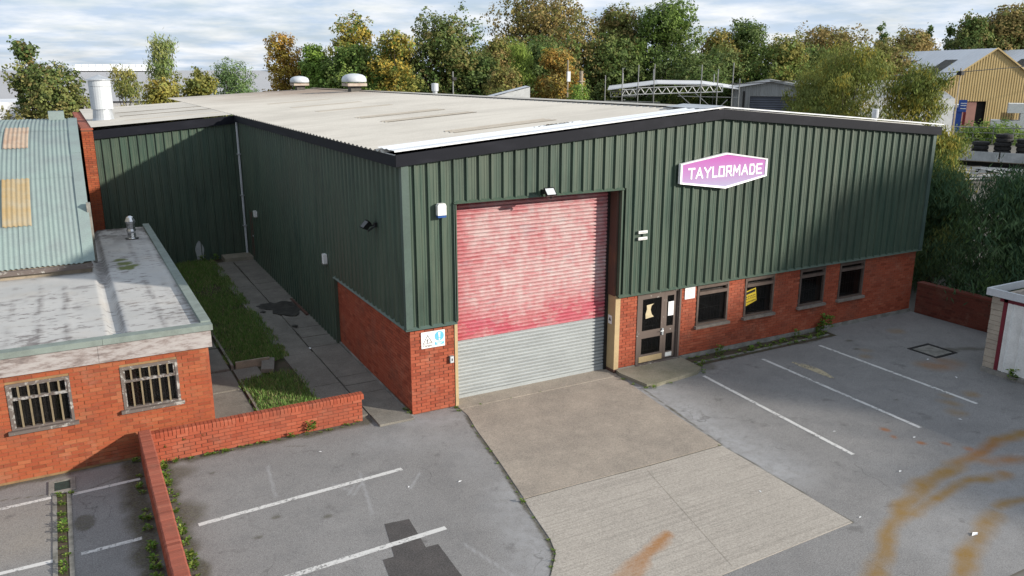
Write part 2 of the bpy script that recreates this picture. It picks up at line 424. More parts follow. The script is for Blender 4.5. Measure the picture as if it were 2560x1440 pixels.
def flat_roof_mat():
    m = M('silver_painted_felt', 0.75, 0.3)
    a = m.noise(0.6, 6, 0.6)
    c = m.mix(m.ramp(a, (0.38, 0.0), (0.62, 1.0)), C(0.435, 0.425, 0.41), C(0.37, 0.365, 0.355))
    s = m.noise(3.3, 7, 0.72, 'World', (0.9, 2.0, 1), (2, 1, 0))
    s2 = m.noise(0.5, 4, 0.6, 'World', (1, 0.6, 1), (7, 7, 0))
    k = m.math('ADD', m.math('MULTIPLY', s, 0.65), m.math('MULTIPLY', s2, 0.35))
    c = m.mix(m.math('MULTIPLY', m.ramp(k, (0.535, 0.0), (0.585, 1.0)), 0.8), c, C(0.13, 0.11, 0.105))
    t = m.noise(1.1, 5, 0.6, 'World', (1, 1, 1), (1, 8, 0))
    c = m.mix(m.math('MULTIPLY', m.ramp(t, (0.5, 0.0), (0.75, 1.0)), 0.4), c, C(0.40, 0.35, 0.29))
    p = m.n('ShaderNodeSeparateXYZ'); m.l(m.coord('World'), p.inputs[0])
    back = m.ramp(m.math('MULTIPLY', p.outputs[1], 0.075), (0.72, 0.0), (0.97, 1.0))
    dn = m.noise(1.1, 6, 0.65, 'World', (1.4, 1, 1), (3, 3, 1))
    c = m.mix(m.math('MULTIPLY', back, m.ramp(dn, (0.45, 0.0), (0.58, 1.0))), c, C(0.06, 0.05, 0.045))
    c = m.mix(m.math('MULTIPLY', m.attr('seam'), m.ramp(s, (0.40, 0.25), (0.54, 1.0))), c, C(0.15, 0.135, 0.13))
    c = m.mix(m.attr('moss'), c, C(0.10, 0.12, 0.03))
    m.col(c); m.bump(s, 0.25, 0.01)
    return m.m
MAT['flat_roof'] = flat_roof_mat()
MAT['felt_edge'] = weathered('green_mineral_felt', C(0.20, 0.235, 0.215), C(0.15, 0.175, 0.16), 4, 0.9, fine=90, bump=0.4)
MAT['green_roof'] = weathered('pale_green_corrugated', C(0.215, 0.275, 0.262), C(0.19, 0.225, 0.225), 1.4, 0.7, 0.25, bump=0.05)
MAT['grp'] = weathered('yellowed_rooflight', C(0.33, 0.235, 0.11), C(0.33, 0.285, 0.20), 1.6, 0.6, amt=(0.4, 0.6), bump=0.05)
MAT['yellow_clad'] = weathered('yellow_cladding', C(0.46, 0.345, 0.16), C(0.42, 0.31, 0.14), 0.6, 0.5, bump=0)
MAT['grey_clad'] = weathered('weathered_grey_cladding', C(0.30, 0.31, 0.31), C(0.17, 0.175, 0.175), 0.7, 0.6, sc=(1, 1, .25), bump=0)
MAT['pale_roof'] = weathered('pale_metal_roof', C(0.64, 0.65, 0.67), C(0.57, 0.58, 0.60), 0.3, 0.5, bump=0)
MAT['far_roof'] = weathered('far_grey_roof', C(0.36, 0.36, 0.37), C(0.33, 0.33, 0.34), 0.05, 0.7, bump=0)
MAT['dark_light'] = weathered('dark_rooflight', C(0.13, 0.12, 0.10), C(0.10, 0.09, 0.08), 0.6, 0.5, bump=0)
MAT['shutter_blue'] = weathered('slate_shutter', C(0.085, 0.095, 0.12), C(0.065, 0.07, 0.09), 1, 0.5, bump=0)
MAT['dull_red'] = weathered('dull_red_shutter', C(0.26, 0.13, 0.105), C(0.22, 0.11, 0.09), 1, 0.6, bump=0)
MAT['earth'] = weathered('yard_ground', C(0.15, 0.14, 0.125), C(0.09, 0.085, 0.07), 0.15, 0.95, fine=4)
MAT['block'] = weathered('buff_block', C(0.40, 0.345, 0.28), C(0.30, 0.26, 0.215), 3, 0.85)
MAT['foil'] = weathered('crumpled_foil', C(0.75, 0.76, 0.78), C(0.5, 0.5, 0.52), 8, 0.22, 0.5, 0.9, bump=0.8)
MAT['curtain'] = weathered('brown_curtain', C(0.055, 0.042, 0.030), C(0.03, 0.025, 0.02), 12, 0.9, bump=0)
MAT['grate'] = weathered('green_black_iron', C(0.028, 0.05, 0.045), C(0.02, 0.03, 0.03), 8, 0.5, bump=0)
MAT['grp_pink'] = weathered('dusty_pink_rooflight', C(0.40, 0.31, 0.23), C(0.34, 0.22, 0.15), 3, 0.6, bump=0.05)
MAT['puddle'] = weathered('standing_water', C(0.05, 0.07, 0.10), C(0.06, 0.08, 0.11), 3, 0.05, 0.6, bump=0)
MAT['cream_dirty'] = weathered('dirty_cream', C(0.45, 0.38, 0.32), C(0.33, 0.25, 0.20), 3, 0.7)
MAT['damp'] = weathered('damp_grime', C(0.032, 0.029, 0.026), C(0.07, 0.064, 0.055), 5, 0.45, amt=(0.45, 0.6))
MAT['lime'] = weathered('lime_stripe', C(0.35, 0.5, 0.05), C(0.3, 0.45, 0.05), 3, 0.5, bump=0)
MAT['bark'] = weathered('bark', C(0.085, 0.065, 0.048), C(0.05, 0.04, 0.03), 4, 0.95, bump=0.5)
def leaf_mat():
    m = M('leaves', 0.7, 0.12)
    c = m.attr('tint', 'Color')
    m.col(c)
    tr = m.n('ShaderNodeBsdfTranslucent')
    m.l(c, tr.inputs[0])
    ms = m.n('ShaderNodeMixShader'); ms.inputs[0].default_value = 0.3
    m.l(m.b.outputs[0], ms.inputs[1]); m.l(tr.outputs[0], ms.inputs[2])
    m.l(ms.outputs[0], m.t.nodes['Material Output'].inputs[0])
    return m.m
MAT['leaf'] = leaf_mat()
def sign_face():
    m = M('pink_to_lilac_print', 0.35, 0.4)
    p = m.n('ShaderNodeSeparateXYZ'); m.l(m.coord('Object'), p.inputs[0])
    f = m.math('ADD', p.outputs[2], 0.5)
    m.col(m.ramp(f, (0.12, C(0.36, 0.325, 0.47)), (0.45, C(0.385, 0.20, 0.42)), (0.88, C(0.42, 0.095, 0.36))))
    return m.m
MAT['sign_face'] = sign_face()
MAT['sign_white'] = weathered('white_sign_frame', C(0.84, 0.83, 0.86), C(0.80, 0.79, 0.82), 3, 0.4, bump=0)

# ------------------------------------------------------------------ builders
ORG = {}
def add(o, parent=None):
    COL.objects.link(o)
    if parent is not None:
        o.parent = parent
    return o
def tag(o, label=None, cat=None, group=None, kind=None):
    if label: o['label'] = label
    if cat: o['category'] = cat
    if group: o['group'] = group
    if kind: o['kind'] = kind
    return o
def empty(name, loc):
    o = bpy.data.objects.new(name, None)
    o.empty_display_size = 0.2
    o.location = loc
    add(o)
    ORG[o.name] = Vector(loc)
    return o
def org(o):
    return ORG.get(o.name, Vector((0, 0, 0))) if o is not None else Vector((0, 0, 0))

class MB:
    def __init__(self):
        self.v = []; self.f = []; self.a = []
    def add(self, vs, fs, rnd=0.0):
        k = len(self.v)
        self.v += [tuple(p) for p in vs]
        self.f += [tuple(i + k for i in f) for f in fs]
        self.a += [rnd] * len(vs)
        return self
    def box(self, x0, x1, y0, y1, z0, z1, rnd=0.0):
        vs = [(x0, y0, z0), (x1, y0, z0), (x1, y1, z0), (x0, y1, z0), (x0, y0, z1), (x1, y0, z1), (x1, y1, z1), (x0, y1, z1)]
        return self.add(vs, [(0, 3, 2, 1), (4, 5, 6, 7), (0, 1, 5, 4), (1, 2, 6, 5), (2, 3, 7, 6), (3, 0, 4, 7)], rnd)
    def prism(self, poly, h0, h1, axis='z'):
        """poly list of 2d points (ccw), extruded along axis"""
        n = len(poly)
        def P(a, b, h):
            return {'z': (a, b, h), 'y': (a, h, b), 'x': (h, a, b)}[axis]
        vs = [P(a, b, h0) for a, b in poly] + [P(a, b, h1) for a, b in poly]
        fs = [tuple(range(n - 1, -1, -1)), tuple(range(n, 2 * n))]
        fs += [(i, (i + 1) % n, n + (i + 1) % n, n + i) for i in range(n)]
        return self.add(vs, fs)
    def bar(self, a, b, r, n=6, r2=None):
        a = Vector(a); b = Vector(b); d = (b - a)
        if d.length < 1e-6: return self
        q = d.to_track_quat('Z', 'Y')
        r2 = r if r2 is None else r2
        vs = []
        for p, rr in ((a, r), (b, r2)):
            for i in range(n):
                t = 2 * math.pi * i / n
                vs.append(p + q @ Vector((rr * math.cos(t), rr * math.sin(t), 0)))
        fs = [(i, (i + 1) % n, n + (i + 1) % n, n + i) for i in range(n)] + [tuple(range(n - 1, -1, -1)), tuple(range(n, 2 * n))]
        return self.add(vs, fs)
    def tube(self, pts, r, n=6):
        for i in range(len(pts) - 1):
            self.bar(pts[i], pts[i + 1], r, n)
        return self
    def lathe(self, c, prof, n=20):
        c = Vector(c); vs = []; fs = []
        for r, z in prof:
            for i in range(n):
                t = 2 * math.pi * i / n
                vs.append((c.x + r * math.cos(t), c.y + r * math.sin(t), c.z + z))
        for j in range(len(prof) - 1):
            for i in range(n):
                fs.append((j * n + i, j * n + (i + 1) % n, (j + 1) * n + (i + 1) % n, (j + 1) * n + i))
        fs.append(tuple(range(n - 1, -1, -1)))
        m = (len(prof) - 1) * n
        fs.append(tuple(range(m, m + n)))
        return self.add(vs, fs)
    def quad(self, a, b, c, d):
        return self.add([a, b, c, d], [(0, 1, 2, 3)])
    def mesh(self, name, off=Vector((0, 0, 0)), rnd=False):
        me = bpy.data.meshes.new(name)
        me.from_pydata([(p[0] - off[0], p[1] - off[1], p[2] - off[2]) for p in self.v], [], self.f)
        if rnd:
            at = me.attributes.new('rnd', 'FLOAT', 'POINT')
            at.data.foreach_set('value', np.array(self.a, dtype=np.float32))
        me.update()
        return me
    def build(self, name, mat, parent=None, smooth=False, rnd=False, loc=None):
        off = org(parent)
        if parent is None and loc is not None:
            off = Vector(loc)
        me = self.mesh(name, off, rnd)
        me.materials.append(MAT[mat] if isinstance(mat, str) else mat)
        if smooth:
            me.polygons.foreach_set('use_smooth', [True] * len(me.polygons))
        o = bpy.data.objects.new(name, me)
        if parent is None:
            o.location = off
            ORG[o.name] = Vector(off)
        add(o, parent)
        ORG[o.name] = Vector(off)
        return o

def grid_mesh(name, xs, ys, zf, mat, attrs, mask=None, parent=None):
    X, Y = np.meshgrid(xs, ys)
    Z = zf(X, Y) if callable(zf) else np.full_like(X, zf)
    nx, ny = len(xs), len(ys)
    me = bpy.data.meshes.new(name)
    co = np.stack([X, Y, Z], -1).reshape(-1, 3)
    i = np.arange(nx * ny).reshape(ny, nx)
    q = np.stack([i[:-1, :-1], i[:-1, 1:], i[1:, 1:], i[1:, :-1]], -1).reshape(-1, 4)
    if mask is not None:
        cx = co[q].mean(1)
        q = q[mask(cx[:, 0], cx[:, 1])]
    me.vertices.add(len(co)); me.vertices.foreach_set('co', co.astype(np.float32).ravel())
    me.loops.add(len(q) * 4); me.loops.foreach_set('vertex_index', q.astype(np.int32).ravel())
    me.polygons.add(len(q)); me.polygons.foreach_set('loop_start', np.arange(0, len(q) * 4, 4, dtype=np.int32))
    me.polygons.foreach_set('loop_total', np.full(len(q), 4, dtype=np.int32))
    me.update(calc_edges=True)
    for k, fn in attrs.items():
        at = me.attributes.new(k, 'FLOAT', 'POINT')
        at.data.foreach_set('value', np.clip(fn(X, Y), 0, 1).astype(np.float32).ravel())
    me.materials.append(MAT[mat])
    o = bpy.data.objects.new(name, me)
    add(o, parent)
    ORG[o.name] = Vector((0, 0, 0))
    return o

# numpy noise for stain shapes
_perm = RNG.random((256, 256))
def vnoise(x, y):
    xi = np.floor(x).astype(int); yi = np.floor(y).astype(int)
    fx = x - xi; fy = y - yi
    fx = fx * fx * (3 - 2 * fx); fy = fy * fy * (3 - 2 * fy)
    g = lambda a, b: _perm[a % 256, b % 256]
    return (g(xi, yi) * (1 - fx) + g(xi + 1, yi) * fx) * (1 - fy) + (g(xi, yi + 1) * (1 - fx) + g(xi + 1, yi + 1) * fx) * fy
def fbm(x, y, s=1.0, o=4):
    r = 0; a = 1; t = 0
    for k in range(o):
        r = r + a * vnoise(x * s * 2 ** k + 17.3 * k, y * s * 2 ** k + 5.1 * k); t += a; a *= 0.55
    return r / t
def seg_dist(X, Y, pts):
    d = np.full(X.shape, 1e9)
    for (ax, ay), (bx, by) in zip(pts[:-1], pts[1:]):
        vx, vy = bx - ax, by - ay
        L = vx * vx + vy * vy + 1e-9
        t = np.clip(((X - ax) * vx + (Y - ay) * vy) / L, 0, 1)
        d = np.minimum(d, np.hypot(X - ax - t * vx, Y - ay - t * vy))
    return d
def soft(d, r, e):
    return np.clip((r - d) / e + 0.5, 0, 1)

def brick_run(parent, mats, O, U, Nn, length, z0, z1, openings=(), lim=300, name='brick', depth=0.05, course=0.075, bl=0.225, j=0.010, pool=None):
    """collect bricks of a wall face. O = (x,y) start, U = unit dir, Nn = outward normal"""
    k = 0
    z = z0
    while z + course - j <= z1 + 0.012:
        h = course - j
        off = 0.0 if k % 2 == 0 else -bl / 2
        u = off
        while u < length - 0.02:
            a, b = max(u, 0.0), min(u + bl - j, length)
            segs = [(a, b)]
            for (o0, o1, p0, p1) in openings:
                if z + h > p0 + .01 and z < p1 - .01:
                    ns = []
                    for s0, s1 in segs:
                        if s1 <= o0 or s0 >= o1: ns.append((s0, s1)); continue
                        if s0 < o0: ns.append((s0, o0))
                        if s1 > o1: ns.append((o1, s1))
                    segs = ns
            for s0, s1 in segs:
                if s1 - s0 > 0.03:
                    pool.append((parent, mats, O, U, Nn, s0, s1, z, h, depth, random.uniform(-.002, .003)))
            u += bl
        z += course
        k += 1

def brick_flush(pool, lim, name='brick', want=None):
    """the bricks nearest the camera become objects, the rest one joined part"""
    def key(b):
        O, U, s0, s1, z = b[2], b[3], b[5], b[6], b[7]
        c = Vector((O[0] + U[0] * (s0 + s1) / 2, O[1] + U[1] * (s0 + s1) / 2, z))
        d = (c - CAM)
        n = Vector((b[4][0], b[4][1], 0))
        facing = -d.normalized().dot(n)
        return -(max(facing, 0.02) / d.length_squared) * (s1 - s0)
    pool.sort(key=key)
    cache = {}
    rest = {}
    for i, (par, mat, O, U, Nn, s0, s1, z, h, dep, jit) in enumerate(pool):
        Lr = round(s1 - s0, 2)
        if i < lim:
            kk = (mat, U, Nn, Lr, round(h, 3))
            if kk not in cache:
                mb = MB()
                # local: from start point along U, outward Nn
                ex = 0.004
                pts = []
                for zz in (0, h):
                    for (uu, dd) in ((0, -dep), (Lr, -dep), (Lr, 0), (0, 0)):
                        pts.append((U[0] * uu + Nn[0] * dd, U[1] * uu + Nn[1] * dd, zz))
                # chamfered front face
                fr = []
                for zz, uu in ((ex, ex), (ex, Lr - ex), (h - ex, Lr - ex), (h - ex, ex)):
                    fr.append((U[0] * uu + Nn[0] * .003, U[1] * uu + Nn[1] * .003, zz))
                mb.add(pts + fr, [(0, 1, 5, 4), (0, 3, 2, 1), (4, 5, 6, 7), (1, 2, 6, 5), (3, 0, 4, 7),
                                  (3, 8, 9, 2), (2, 9, 10, 6), (6, 10, 11, 7), (7, 11, 8, 3), (8, 11, 10, 9)])
                me = mb.mesh(name)
                me.materials.append(MAT[mat])
                cache[kk] = me
            o = bpy.data.objects.new(name, cache[kk])
            p = Vector((O[0] + U[0] * s0 + Nn[0] * jit, O[1] + U[1] * s0 + Nn[1] * jit, z)) - org(par)
            o.location = p
            o.rotation_euler = (0, 0, random.uniform(-.004, .004))
            add(o, par)
        else:
            mb = rest.setdefault((par.name, mat), (MB(), par, mat))[0]
            pts = []
            for zz in (z, z + h):
                for (uu, dd) in ((s0, -dep), (s1, -dep), (s1, jit), (s0, jit)):
                    pts.append((O[0] + U[0] * uu + Nn[0] * dd, O[1] + U[1] * uu + Nn[1] * dd, zz))
            mb.add(pts, [(0, 3, 2, 1), (4, 5, 6, 7), (2, 3, 7, 6), (1, 2, 6, 5), (3, 0, 4, 7)], random.random())
    for mb, par, mat in rest.values():
        tag(mb.build('brickwork', mat, par, rnd=True), kind='stuff')

# ================================================================== SETTING
gm = MB()
R0 = 1500
gm.quad((-R0, -R0, -0.03), (R0, -R0, -0.03), (R0, R0, -0.03), (-R0, R0, -0.03))
tag(gm.build('ground', 'earth'), kind='structure', label='bare grey yard ground reaching beyond the buildings')

rust_main = [(11.58, -7.18), (10.34, -7.06), (9.12, -7.24), (8.14, -7.38), (7.3, -7.47), (6.26, -7.82), (5.24, -8.3), (4.37, -8.75), (3.59, -9.15)]
rust_b = [(8.86, -8.04), (8.1, -7.81), (7.35, -7.92), (6.55, -8.0), (6.08, -8.03)]
rust_c = [(9.86, -7.84), (9.14, -7.6), (9.0, -7.38)]
rust_d = [(8.61, -8.85), (8.16, -8.72), (7.6, -8.73)]
rust_e = [(7.3, -8.85), (6.69, -9.02), (5.94, -9.22), (5.16, -9.67), (4.73, -9.88)]
spots = [(8.62, -5.57, .09), (8.53, -5.91, .07), (8.8, -6.4, .08), (9.11, -6.61, .07), (9.35, -6.95, .10), (13.13, -3.55, .35), (13.8, -3.6, .32), (13.4, -3.75, .3), (12.14, -5.18, .16), (11.6, -5.0, .12), (12.2, -2.2, .16), (12.6, -1.9, .14), (14.9, -1.2, .2), (11.2, -5.3, .2), (10.8, -5.7, .2)]
def f_rust(X, Y):
    wx = X + (fbm(X, Y, 1.3) - .5) * .36; wy = Y + (fbm(X + 40, Y, 1.3) - .5) * .30
    r = soft(seg_dist(wx, wy, rust_main), .14, .20)
    r = np.maximum(r, soft(seg_dist(wx, wy, rust_b), .11, .18))
    r = np.maximum(r, soft(seg_dist(wx, wy, rust_c), .16, .30) * .8)
    r = np.maximum(r, soft(seg_dist(wx, wy, rust_d), .10, .16))
    r = np.maximum(r, soft(seg_dist(wx, wy, rust_e), .15, .20) * .95)
    for x, y, s in spots:
        r = np.maximum(r, soft(np.hypot(wx - x, wy - y), s, s * 1.2) * (.9 if s < .11 else .6))
    return r * (.40 + .95 * fbm(X + 9, Y, 3.0))
def f_hot(X, Y):
    h = .6 * soft(np.hypot(X - 9.6, Y + 7.4), .8, 1.0)
    for x, y, s in spots[:5]:
        h = np.maximum(h, soft(np.hypot(X - x, Y - y), .25, .2))
    return np.maximum(h, soft(np.hypot(X - 13.4, Y + 3.6), .6, .5) * .6)
jointL = [(1.04, 0.0), (1.04, -0.61), (0.87, -1.36), (0.75, -2.17), (0.59, -3.09), (0.41, -4.06), (0.29, -4.49), (0.21, -4.99), (0.07, -5.77), (-.05, -6.16), (-.41, -6.63), (-1.2, -7.3)]
jointR = [(5.5, -1.2), (5.05, -4.47), (4.92, -7.8)]
def f_pale(X, Y):
    p = soft(seg_dist(X, Y, [(5.6, -1.3), (5.45, -2.6), (5.3, -4.4), (5.2, -5.8)]), .55, .9) * (X > 4.6)
    p = np.maximum(p, .8 * soft(seg_dist(X, Y, [(.5, -4.0), (.0, -4.7), (-.25, -6.1), (-.9, -6.8)]), .40, .7))
    p = np.maximum(p, .7 * soft(seg_dist(X, Y, [(0.1, -.35), (.7, -.5)]), .35, .6))
    p = np.maximum(p, .45 * soft(seg_dist(X, Y, [(-1.2, -.9), (.4, -1.6), (.2, -3.0)]), .3, .9))
    p = np.maximum(p, .6 * soft(seg_dist(X, Y, [(6, -9), (10, -8.5), (12, -8.2)]), 1.0, 1.4) * fbm(X, Y, .9))
    p = p * (.35 + .8 * fbm(X + 3, Y + 8, 1.3))
    # scrapes left by dragged pallets and tyres
    for a_, b_ in (((-2.35, -2.75), (-2.15, -2.45)), ((-2.28, -2.80), (-2.05, -2.50)), ((-2.5, -2.2), (-2.3, -2.6)), ((-1.9, -2.0), (-2.2, -3.6)), ((-3.4, -.9), (-3.55, -2.2)), ((.55, -.55), (.95, -.75)), ((-.9, -2.6), (-1.3, -3.1)), ((-1.2, -5.2), (-.9, -6.4)), ((-2.9, -5.4), (-2.7, -6.2)), ((9.9, -7.6), (10.6, -7.9)), ((10.6, -7.9), (12.5, -7.7))):
        p = np.maximum(p, .75 * soft(seg_dist(X, Y, [a_, b_]), .022, .03))
    return p
def f_dirt(X, Y):
    n = fbm(X, Y, 2.6)
    wob = (n - .5) * .35
    d = soft(seg_dist(X, Y, jointL) + wob * .3, .035, .03)
    d = np.maximum(d, soft(seg_dist(X, Y, jointR) + wob * .2, .02, .02))
    d = np.maximum(d, soft(seg_dist(X, Y, [(-5.3, .25), (-1.1, .25)]) + wob, .24, .14) * .95)      # foot of low wall
    d = np.maximum(d, soft(seg_dist(X, Y, [(-5.3, .25), (-5.3, -6)]) + wob, .28, .16) * .95)
    d = np.maximum(d, soft(np.hypot((X + 5.15) / .55, (Y + 2.0) / .75) + wob, .7, .4) * .8)
    d = np.maximum(d, soft(np.hypot((X + 5.1) / .5, (Y + .35) / .4) + wob, .8, .5) * .7)
    d = np.maximum(d, soft(seg_dist(X, Y, [(-5.75, .7), (-5.75, -6)]) + wob, .20, .18))
    d = np.maximum(d, soft(seg_dist(X, Y, [(-12, .68), (-5.6, .68)]) + wob, .14, .12) * .9)
    d = np.maximum(d, soft(np.hypot((X + 6.62) / .22, (Y + 1.5) / .45) + wob, .7, .15) * .75)
    d = np.maximum(d, soft(seg_dist(X, Y, [(7.7, -.28), (12.6, -.28)]) + wob, .30, .10))
    d = np.maximum(d, soft(np.hypot(X - 7.9, Y + .7) + wob, .3, .2) * .6)
    d = np.maximum(d, soft(seg_dist(X, Y, [(14.7, -2.9), (15.9, -3.6)]) + wob, .14, .16) * .7)
    # long dark cracks
    for L in ([(-5.6, .2), (-6.1, -.05), (-6.55, -.28)], [(-9, .3), (-7.2, -.12)], [(-2.9, -.2), (-2.5, -.4)]):
        d = np.maximum(d, soft(seg_dist(X, Y, L) + wob * .04, .012, .02) * .9)
    d = np.maximum(d, soft(seg_dist(X, Y, [(.35, -4.44), (3.2, -4.48), (5.03, -4.47)]), .03, .02))
    # small oil marks
    for x, y, s in ((-4.4, -.7, .05), (-3.7, -2.9, .08), (-4.1, -3.4, .07), (10.3, -4.6, .05), (9.4, -5.2, .05), (12.9, -1.1, .12), (12.5, -1.7, .1), (-2.9, -3.3, .1)):
        d = np.maximum(d, soft(np.hypot(X - x, (Y - y) * 1.6) + wob * .3, s, s * .7) * .75)
    return d
def f_buff(X, Y):
    m_ = (X < -7.12) & (Y < -.25)
    b = np.where(m_, .75 * np.clip(1.0 - (np.abs(Y + 1.3) - .9) * .6, 0, 1), 0) * (.4 + .8 * fbm(X, Y, .9))
    return b * soft(seg_dist(X, Y, [(-9.5, -1.2), (-7.4, -1.3)]), 1.0, .9)
xs = np.arange(-10.5, 17.12, 0.045); ys = np.arange(-10.0, 0.70, 0.045)
cp = grid_mesh('car_park', xs, ys, lambda X, Y: 0.0 + 0 * X, 'asphalt',
               dict(rust=f_rust, rusthot=f_hot, pale=f_pale, dirt=f_dirt, buff=f_buff))
tag(cp, kind='structure', label='worn grey asphalt car park with rust stains in front of the green unit')

def sheet(poly, name, mat, z=0.008, parent=cp, z0=-0.01):
    return MB().prism(poly, z0, z, 'z').build(name, mat, parent)
# parking lines
def pline(a, b, wd=0.10, mat='line', name='parking_line'):
    a = Vector(a); b = Vector(b); d = (b - a).normalized(); n = Vector((-d.y, d.x)) * wd / 2
    L = (b - a).length; k = max(2, int(L / .12))
    top = []; bot = []
    for i in range(k + 1):
        p = a + d * L * i / k
        top.append(p + n * (1 + random.uniform(-.10, .08))); bot.append(p - n * (1 + random.uniform(-.10, .08)))
    mb = MB()
    vs = [(p.x, p.y, .0045) for p in bot] + [(p.x, p.y, .0045) for p in top]
    m_ = k + 1
    mb.add(vs, [(i, i + 1, m_ + i + 1, m_ + i) for i in range(k)])
    return mb.build(name, mat, cp)
pline((7.38, -1.25), (7.06, -6.06)); pline((9.61, -1.05), (9.40, -5.88)); pline((11.84, -.99), (11.74, -5.66))
pline((-4.92, -2.52), (-1.14, -2.28), .11); pline((-4.95, -4.78), (-1.26, -4.62), .12)
pline((-7.95, -.31), (-7.12, -.28), .10); pline((-6.78, -.33), (-5.64, -.28), .10)
pline((-6.70, -2.54), (-5.80, -2.50), .10); pline((-8.6, -2.52), (-7.08, -2.54), .10)
sheet([(-2.13, -4.01), (-2.33, -5.0), (-2.52, -5.0), (-2.75, -6.6), (-1.62, -6.6), (-1.57, -5.01), (-1.78, -5.0), (-1.70, -4.06)], 'asphalt_patch', 'patch', .0025, cp)
# worn yellow mark
yp = []
for i in range(26):
    t = 2 * math.pi * i / 26
    r = 1 + .28 * math.sin(3.1 * t + 1) * random.uniform(.3, 1)
    yp.append((10.18 + .13 * r * math.cos(t), -2.25 + .62 * r * math.sin(t)))
sheet(yp, 'painted_mark', 'line_yellow', .0035, cp)
# manhole
mh = empty('manhole_cover', (14.2, -2.8, 0)); tag(mh, 'square sunken concrete manhole cover beside the white garage', 'manhole')
mb = MB()
for (x0, x1, y0, y1) in ((13.75, 14.65, -3.25, -3.17), (13.75, 14.65, -2.43, -2.35), (13.75, 13.83, -3.17, -2.43), (14.57, 14.65, -3.17, -2.43)):
    mb.box(x0, x1, y0, y1, -.01, .012)
mb.build('frame', 'black', mh)
MB().box(13.85, 14.55, -3.15, -2.45, -.02, .006).build('lid', 'plinth', mh)

# concrete slabs
def slab_grid(name, poly, z, mat, rust=None):
    P = np.array(poly)
    xs_ = np.arange(P[:, 0].min(), P[:, 0].max() + .05, .05); ys_ = np.arange(P[:, 1].min(), P[:, 1].max() + .05, .05)
    sheetm = MB().prism(poly, -.02, z, 'z')
    o = sheetm.build(name, mat, cp)
    return o
slab_grid('concrete_slab', [(1.09, -.22), (1.08, -.62), (.92, -1.36), (.79, -2.17), (.63, -3.09), (.45, -4.06), (.38, -4.41), (1.6, -4.42), (3.2, -4.46), (5.03, -4.45), (5.24, -2.2), (5.48, -.25)], .010, 'conc_brown')
slab_grid('concrete_threshold', [(1.09, -.20), (5.48, -.22), (5.48, .45), (1.0, .45)], .016, 'conc_brown')
pale_poly = [(.36, -4.45), (1.6, -4.46), (3.2, -4.50), (5.01, -4.49), (4.92, -7.80), (1.88, -7.88), (-1.6, -7.98), (-1.2, -7.32), (-.39, -6.62), (-.02, -6.16), (.11, -5.77), (.25, -4.99)]
from mathutils.geometry import intersect_point_line
def inside(poly):
    P = np.array(poly)
    def fn(x, y):
        c = np.zeros(x.shape, bool)
        j_ = len(P) - 1
        for i_ in range(len(P)):
            xi, yi = P[i_]; xj, yj = P[j_]
            c ^= ((yi > y) != (yj > y)) & (x < (xj - xi) * (y - yi) / (yj - yi + 1e-12) + xi)
            j_ = i_
        return c
    return fn
def f_srust(X, Y):
    wx = X + (fbm(X, Y, 3) - .5) * .2; wy = Y + (fbm(X + 9, Y, 3) - .5) * .2
    d = seg_dist(wx, wy, [(1.91, -6.61), (1.53, -6.76), (.99, -7.04), (.3, -7.4)])
    t = np.clip((2.0 - X) / 1.6, 0, 1)
    return soft(d, .06 + .16 * t, .14) * (1 - .55 * t)
ps = slab_grid('concrete_slab', pale_poly, .010, 'conc_pale')
st = grid_mesh('rust_streak', np.arange(.2, 2.3, .04), np.arange(-7.7, -6.3, .04), .0125, 'conc_pale', dict(rust=f_srust), mask=lambda x, y: f_srust(x, y) > .002, parent=cp)
# score lines in the pale slab and kerb stones
for (a, b) in (((3.0, -4.6), (2.2, -7.8)),):
    pline(a, b, .010, 'conc_brown', 'slab_joint').location.z = .0075
# door step
MB().prism([(5.50, -.24), (5.62, -1.20), (5.9, -1.26), (7.30, -1.10), (7.58, -.92), (7.64, -.02), (5.55, -.02)], -.01, .09, 'z').build('door_step', 'conc_step', cp)
# soil strip along the facade foot
def strip_z(X, Y):
    return .004 + .03 * fbm(X, Y, 3.0) * np.clip(1 - np.abs(Y + .30) / .32, 0, 1)
so = grid_mesh('soil_strip', np.arange(7.70, 13.0, .08), np.arange(-.62, -.02, .06), strip_z, 'soil', {}, parent=cp)
MB().box(7.7, 12.8, -.50, -.44, -.01, .035).build('kerb_edge', 'plinth', cp)

# side yard: path slabs, grass, paving
zy = lambda y: 0.02 + 0.0155 * max(0.0, y)
sy = MB()
sy.quad((-4.07, .36, -.01), (0.0, .36, -.01), (0, 17.3, .25), (-4.07, 17.3, .25))
side = sy.build('side_yard', 'soil')
tag(side, kind='structure', label='narrow earth yard between the green wall and the flat roofed building')
yy = -.1
rs = random.Random(4)
for (x0, x1) in ((-.86, -.06), (-1.68, -.90)):
    y = -.25 if x0 > -.88 else .42
    while y < 16.2:
        L = rs.choice((.62, .9, .92)) if x0 > -.88 else rs.choice((1.8, 2.4, 2.1))
        y1 = min(y + L, 16.35)
        if y1 - y < .15: break
        z0 = zy((y + y1) / 2)
        tl = rs.uniform(-.006, .006)
        mb = MB()
        e = .012
        xa, xb = x0 + rs.uniform(-.01, .01), x1 + rs.uniform(-.01, .01)
        za, zb = zy(y) + .03 + tl, zy(y1) + .03 - tl
        vs = [(xa, y + e, -.03), (xb, y + e, -.03), (xb, y1 - e, -.03 + zy(y1)), (xa, y1 - e, -.03 + zy(y1)), (xa, y + e, za), (xb, y + e, za), (xb, y1 - e, zb), (xa, y1 - e, zb)]
        mb.add(vs, [(4, 5, 6, 7), (0, 1, 5, 4), (1, 2, 6, 5), (2, 3, 7, 6), (3, 0, 4, 7)])
        mb.build('paving_slab', 'slab', side)
        y = y1
